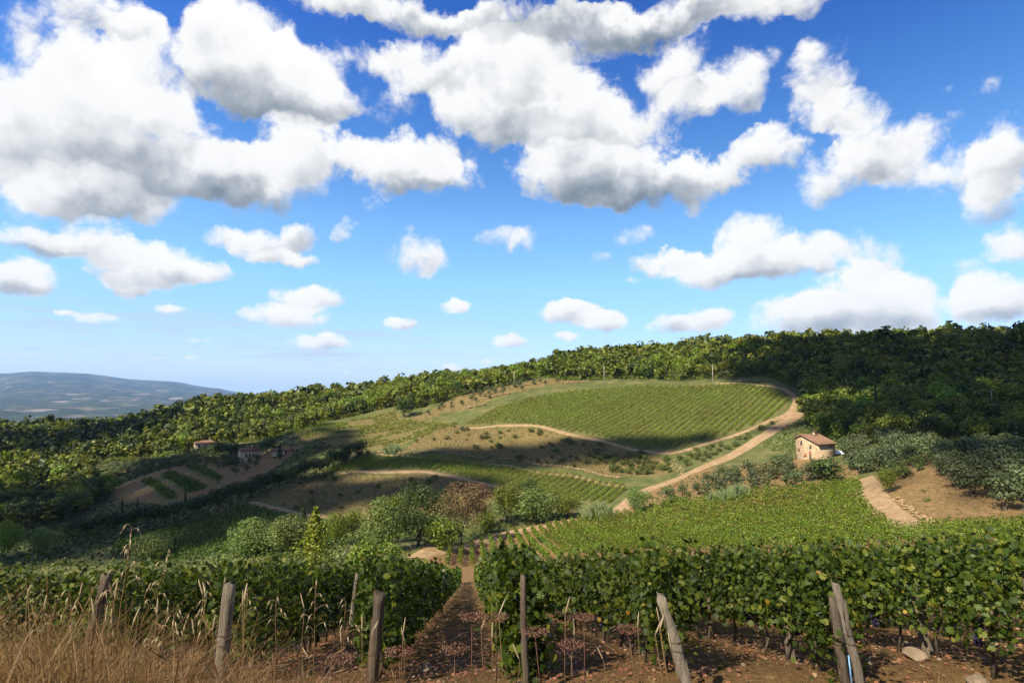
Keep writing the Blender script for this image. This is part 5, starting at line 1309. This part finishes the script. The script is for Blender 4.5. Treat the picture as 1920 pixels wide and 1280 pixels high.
oat(465, 1110, 5.0, 'upright oat stalk between the thick post and the slim post', 8, -.1, 6, .5)
oat(518, 1120, 5.0, 'short oat stalk beside the slim pale post', 9, -.3, 6, .5)
def umbel(px, pytop, d, label, seed, big=1.0):
    rs = np.random.default_rng(seed); bx, by = plan(px + rs.uniform(-12, 12), d); z0 = h1(bx, by); T = at(px, pytop, d) - np.array([bx, by, z0])
    t = thing('dried_umbel', (bx, by, z0), label, 'dry plant'); g = Geo(); tube(g, [[0, 0, -.03], T * .5 + np.array([.015, 0, 0]), T], [.005, .0042, .003], 5); g.build('stem', M['straw_dark'], t)
    for i in range(8):
        a = i * .785 + rs.uniform(-.2, .2); e = T + np.array([math.cos(a), math.sin(a) * .8, .35]) * .085 * big; g = Geo(); tube(g, [T - np.array([0, 0, .03]), e], [.002, .0015], 3)
        C = e + rs.normal(size=(46, 3)) * np.array([.026, .026, .007]) * big; cards(g, C, .014, rs, QUAD, .8); tag(g.build('flower_head', M['straw_dark'], t), kind='stuff')
for i, (px, py, d, lab) in enumerate(((885,1160,5.2,'brown umbel head over the middle of the stony path'),(930,1163,5.4,'reddish umbel standing before the narrow brown post'),(852,1222,4.9,'low brown umbel at the near end of the stony path'),(750,1228,4.9,'brown umbel before the dark square post'),(1003,1190,5.2,'rust-brown umbel beside the narrow brown post'),(1095,1162,5.6,'umbel stalk in front of the bare soil between rows'),(1178,1185,5.4,'brown umbel left of the pale leaning post'),(1070,1215,5.0,'drooping rust umbel among thin straw'),(640,1240,4.8,'dark umbel low in the sparse grass'))):
    umbel(px, py, d, lab, 60 + i)

def foxtail(px, pytop, d, label, seed):
    rs = np.random.default_rng(seed); bx, by = plan(px + rs.uniform(-25, 25), d); z0 = h1(bx, by); T = at(px, pytop, d) - np.array([bx, by, z0]); t = thing('foxtail_grass', (bx, by, z0), label, 'dry stalk', 'foxtails on the bank')
    g = Geo(); tube(g, [[0, 0, -.03], T * .5 + rs.normal(size=3) * .02, T], [.0036, .003, .002], 5); g.build('stem', M['straw'], t)
    D = norm(T + np.array([rs.normal() * .3, 0, .1])); g = Geo(); tube(g, [T - D * .01, T + D * .03, T + D * .09, T + D * .14], [.002, .0065, .006, .0015], 6); g.build('seed_head', M['oat'], t)
for i in range(40):
    px = rf_.choice([rf_.uniform(5, 480), rf_.uniform(480, 1260)], p=[.55, .45]); foxtail(px, rf_.uniform(1110, 1190) if px < 480 else rf_.uniform(1140, 1240), rf_.uniform(4.4, 6.0), 'straw-coloured foxtail stalk on the grassy bank', 200 + i)

# fallen leaves and stones on the vineyard soil
g = Geo(); n_ = 12000; x = rf_.uniform(-10, 13, n_); y = 7.0 + rf_.gamma(1.6, 4.0, n_); k = (fnoise(x * .8, y * .8, 81) > .40); x, y = x[k], y[k]
cards(g, np.stack([x, y, height(x, y) + .018], 1), rf_.uniform(.03, .08, len(x)), rf_, VLEAF2, 2.6); tag(g.build('fallen_leaves', M['litter']), 'rust and tan fallen vine leaves strewn over the stony soil', 'leaves', kind='stuff')
g = Geo(); n_ = 1700; x = rf_.uniform(-10, 13, n_); y = 7.0 + rf_.gamma(1.5, 4.0, n_)
for xx, yy in zip(x, y): rock(g, (xx, yy, h1(xx, yy) + .008), rf_.gamma(2.0, .008) + .007, rf_, .6, ICO0)
tag(g.build('pebbles', M['rock']), 'small tan stones scattered over the vineyard soil', 'stones', kind='stuff')
for px, py, d, r, lab in ((1684,1228,9.2,.16,'rounded tan stone beside the stout pale stake'),(1792,1266,8.1,.19,'broad flat-topped stone lying on bare soil under the vines'),(1745,1278,7.9,.13,'half-buried stone near the broad flat-topped stone'),(1182,1246,8.0,.14,'brown stone lying between two vine rows'),(1602,1272,7.6,.12,'small stone at the foot of the crossed posts'),(805,1205,10.0,.12,'pale stone at the side of the stony path')):
    bx, by = plan(px, d); t = Geo(); rock(t, (0, 0, 0), r, rf_, .62, ICO2); o = t.build('field_stone', M['rock']); o.location = (bx, by, h1(bx, by) + r * .3); tag(o, lab, 'stone')

# ------------------------------------------------------------------ unseen clouds overhead, placed so their shadows fall on the land
def shade_cloud(cx, cy_, rx, ry, rot, alt, label, seed, npuff=260, pr=17, thick=45, fill=1.0):
    """cumulus standing in the sun's path to the ground at plan (cx, cy_)"""
    rs = np.random.default_rng(seed); z0 = h1(cx, cy_); base = np.array([cx, cy_, z0]) + SUN * ((alt - z0) / SUN[2]); g = Geo(); co, si = math.cos(rot), math.sin(rot); V, F = ICO0
    for i in range(npuff):
        a = rs.uniform(0, 6.28); r = math.sqrt(rs.random()); edge = .82 + .36 * float(fnoise(np.array([math.cos(a) * 1.6 + 5 + seed]), np.array([math.sin(a) * 1.6 + 5]), 3)[0])
        u, v = math.cos(a) * r * rx * edge, math.sin(a) * r * ry * edge; s = pr * rs.uniform(.55, 1.2) * (1.15 - .55 * r)
        c = base + np.array([u * co - v * si, u * si + v * co, rs.uniform(0, thick) * (1 - r)]); g.add(V * s * np.array([1, 1, .8]) + c, F)
    o = g.build('unseen_cumulus', M['cloud'], None, True); b = np.array(base); me = o.data
    me.vertices.foreach_set('co', (np.concatenate(g.v) - b).astype(np.float32).ravel()); o.location = b; tag(o, label, 'cloud', 'unseen cumulus shading the land')
shade_cloud(302, 308, 168, 130, 0, 720, 'white cumulus out of view, placed to shade the wooded hill', 1, 420, 20)
shade_cloud(196, 214, 88, 48, -.1, 700, 'white cumulus out of view, placed to shade the foot of the wood behind the farmhouse', 6, 190, 13, 25)
shade_cloud(104, 100, 30, 46, 0, 660, 'small cumulus out of view, thin and torn, placed to shade the brown olive slope', 7, 70, 7, 12)
shade_cloud(-158, 240, 108, 128, .15, 700, 'white cumulus out of view, placed to shade the valley of pines', 2, 250, 15)
shade_cloud(6, 245, 84, 17, .05, 690, 'long thin cumulus out of view, placed to shade the bank under the hillside vineyard', 3, 170, 8, 16)
shade_cloud(-13, 8, 26, 17, 0, 640, 'torn scrap of cloud out of view, added to half shade the near vine rows', 4, 34, 3.2, 8)  # sparse puffs added to thin the sunlight on the foreground
shade_cloud(-352, 462, 105, 52, .3, 720, 'ragged cumulus out of view, placed to shade the wooded ridge before the blue hills', 9, 150, 13, 25)
shade_cloud(-50, 206, 52, 17, .1, 690, 'thin cumulus out of view, placed to shade the brown mound behind the valley trees', 10, 110, 7, 14)

# ------------------------------------------------------------------ the air: pale haze that turns the far hills blue
m = bpy.data.materials.new('haze_air'); m.use_nodes = True; t_ = m.node_tree; t_.nodes.clear(); n = N(t_)
vol = n('ShaderNodeVolumePrincipled'); vol.inputs['Color'].default_value = (.30, .54, 1.0, 1); vol.inputs['Density'].default_value = 2.4e-5; vol.inputs['Anisotropy'].default_value = 0.0
out = n('ShaderNodeOutputMaterial'); t_.links.new(vol.outputs[0], out.inputs['Volume'])
g = Geo(); zlo, zhi = float(GZ.min()) - 2, max(float(GZ.max()), 120.0) + 8; box(g, (0, 0, (zlo + zhi) / 2), (70000, 70000, zhi - zlo)); tag(g.build('haze', m), kind='stuff')
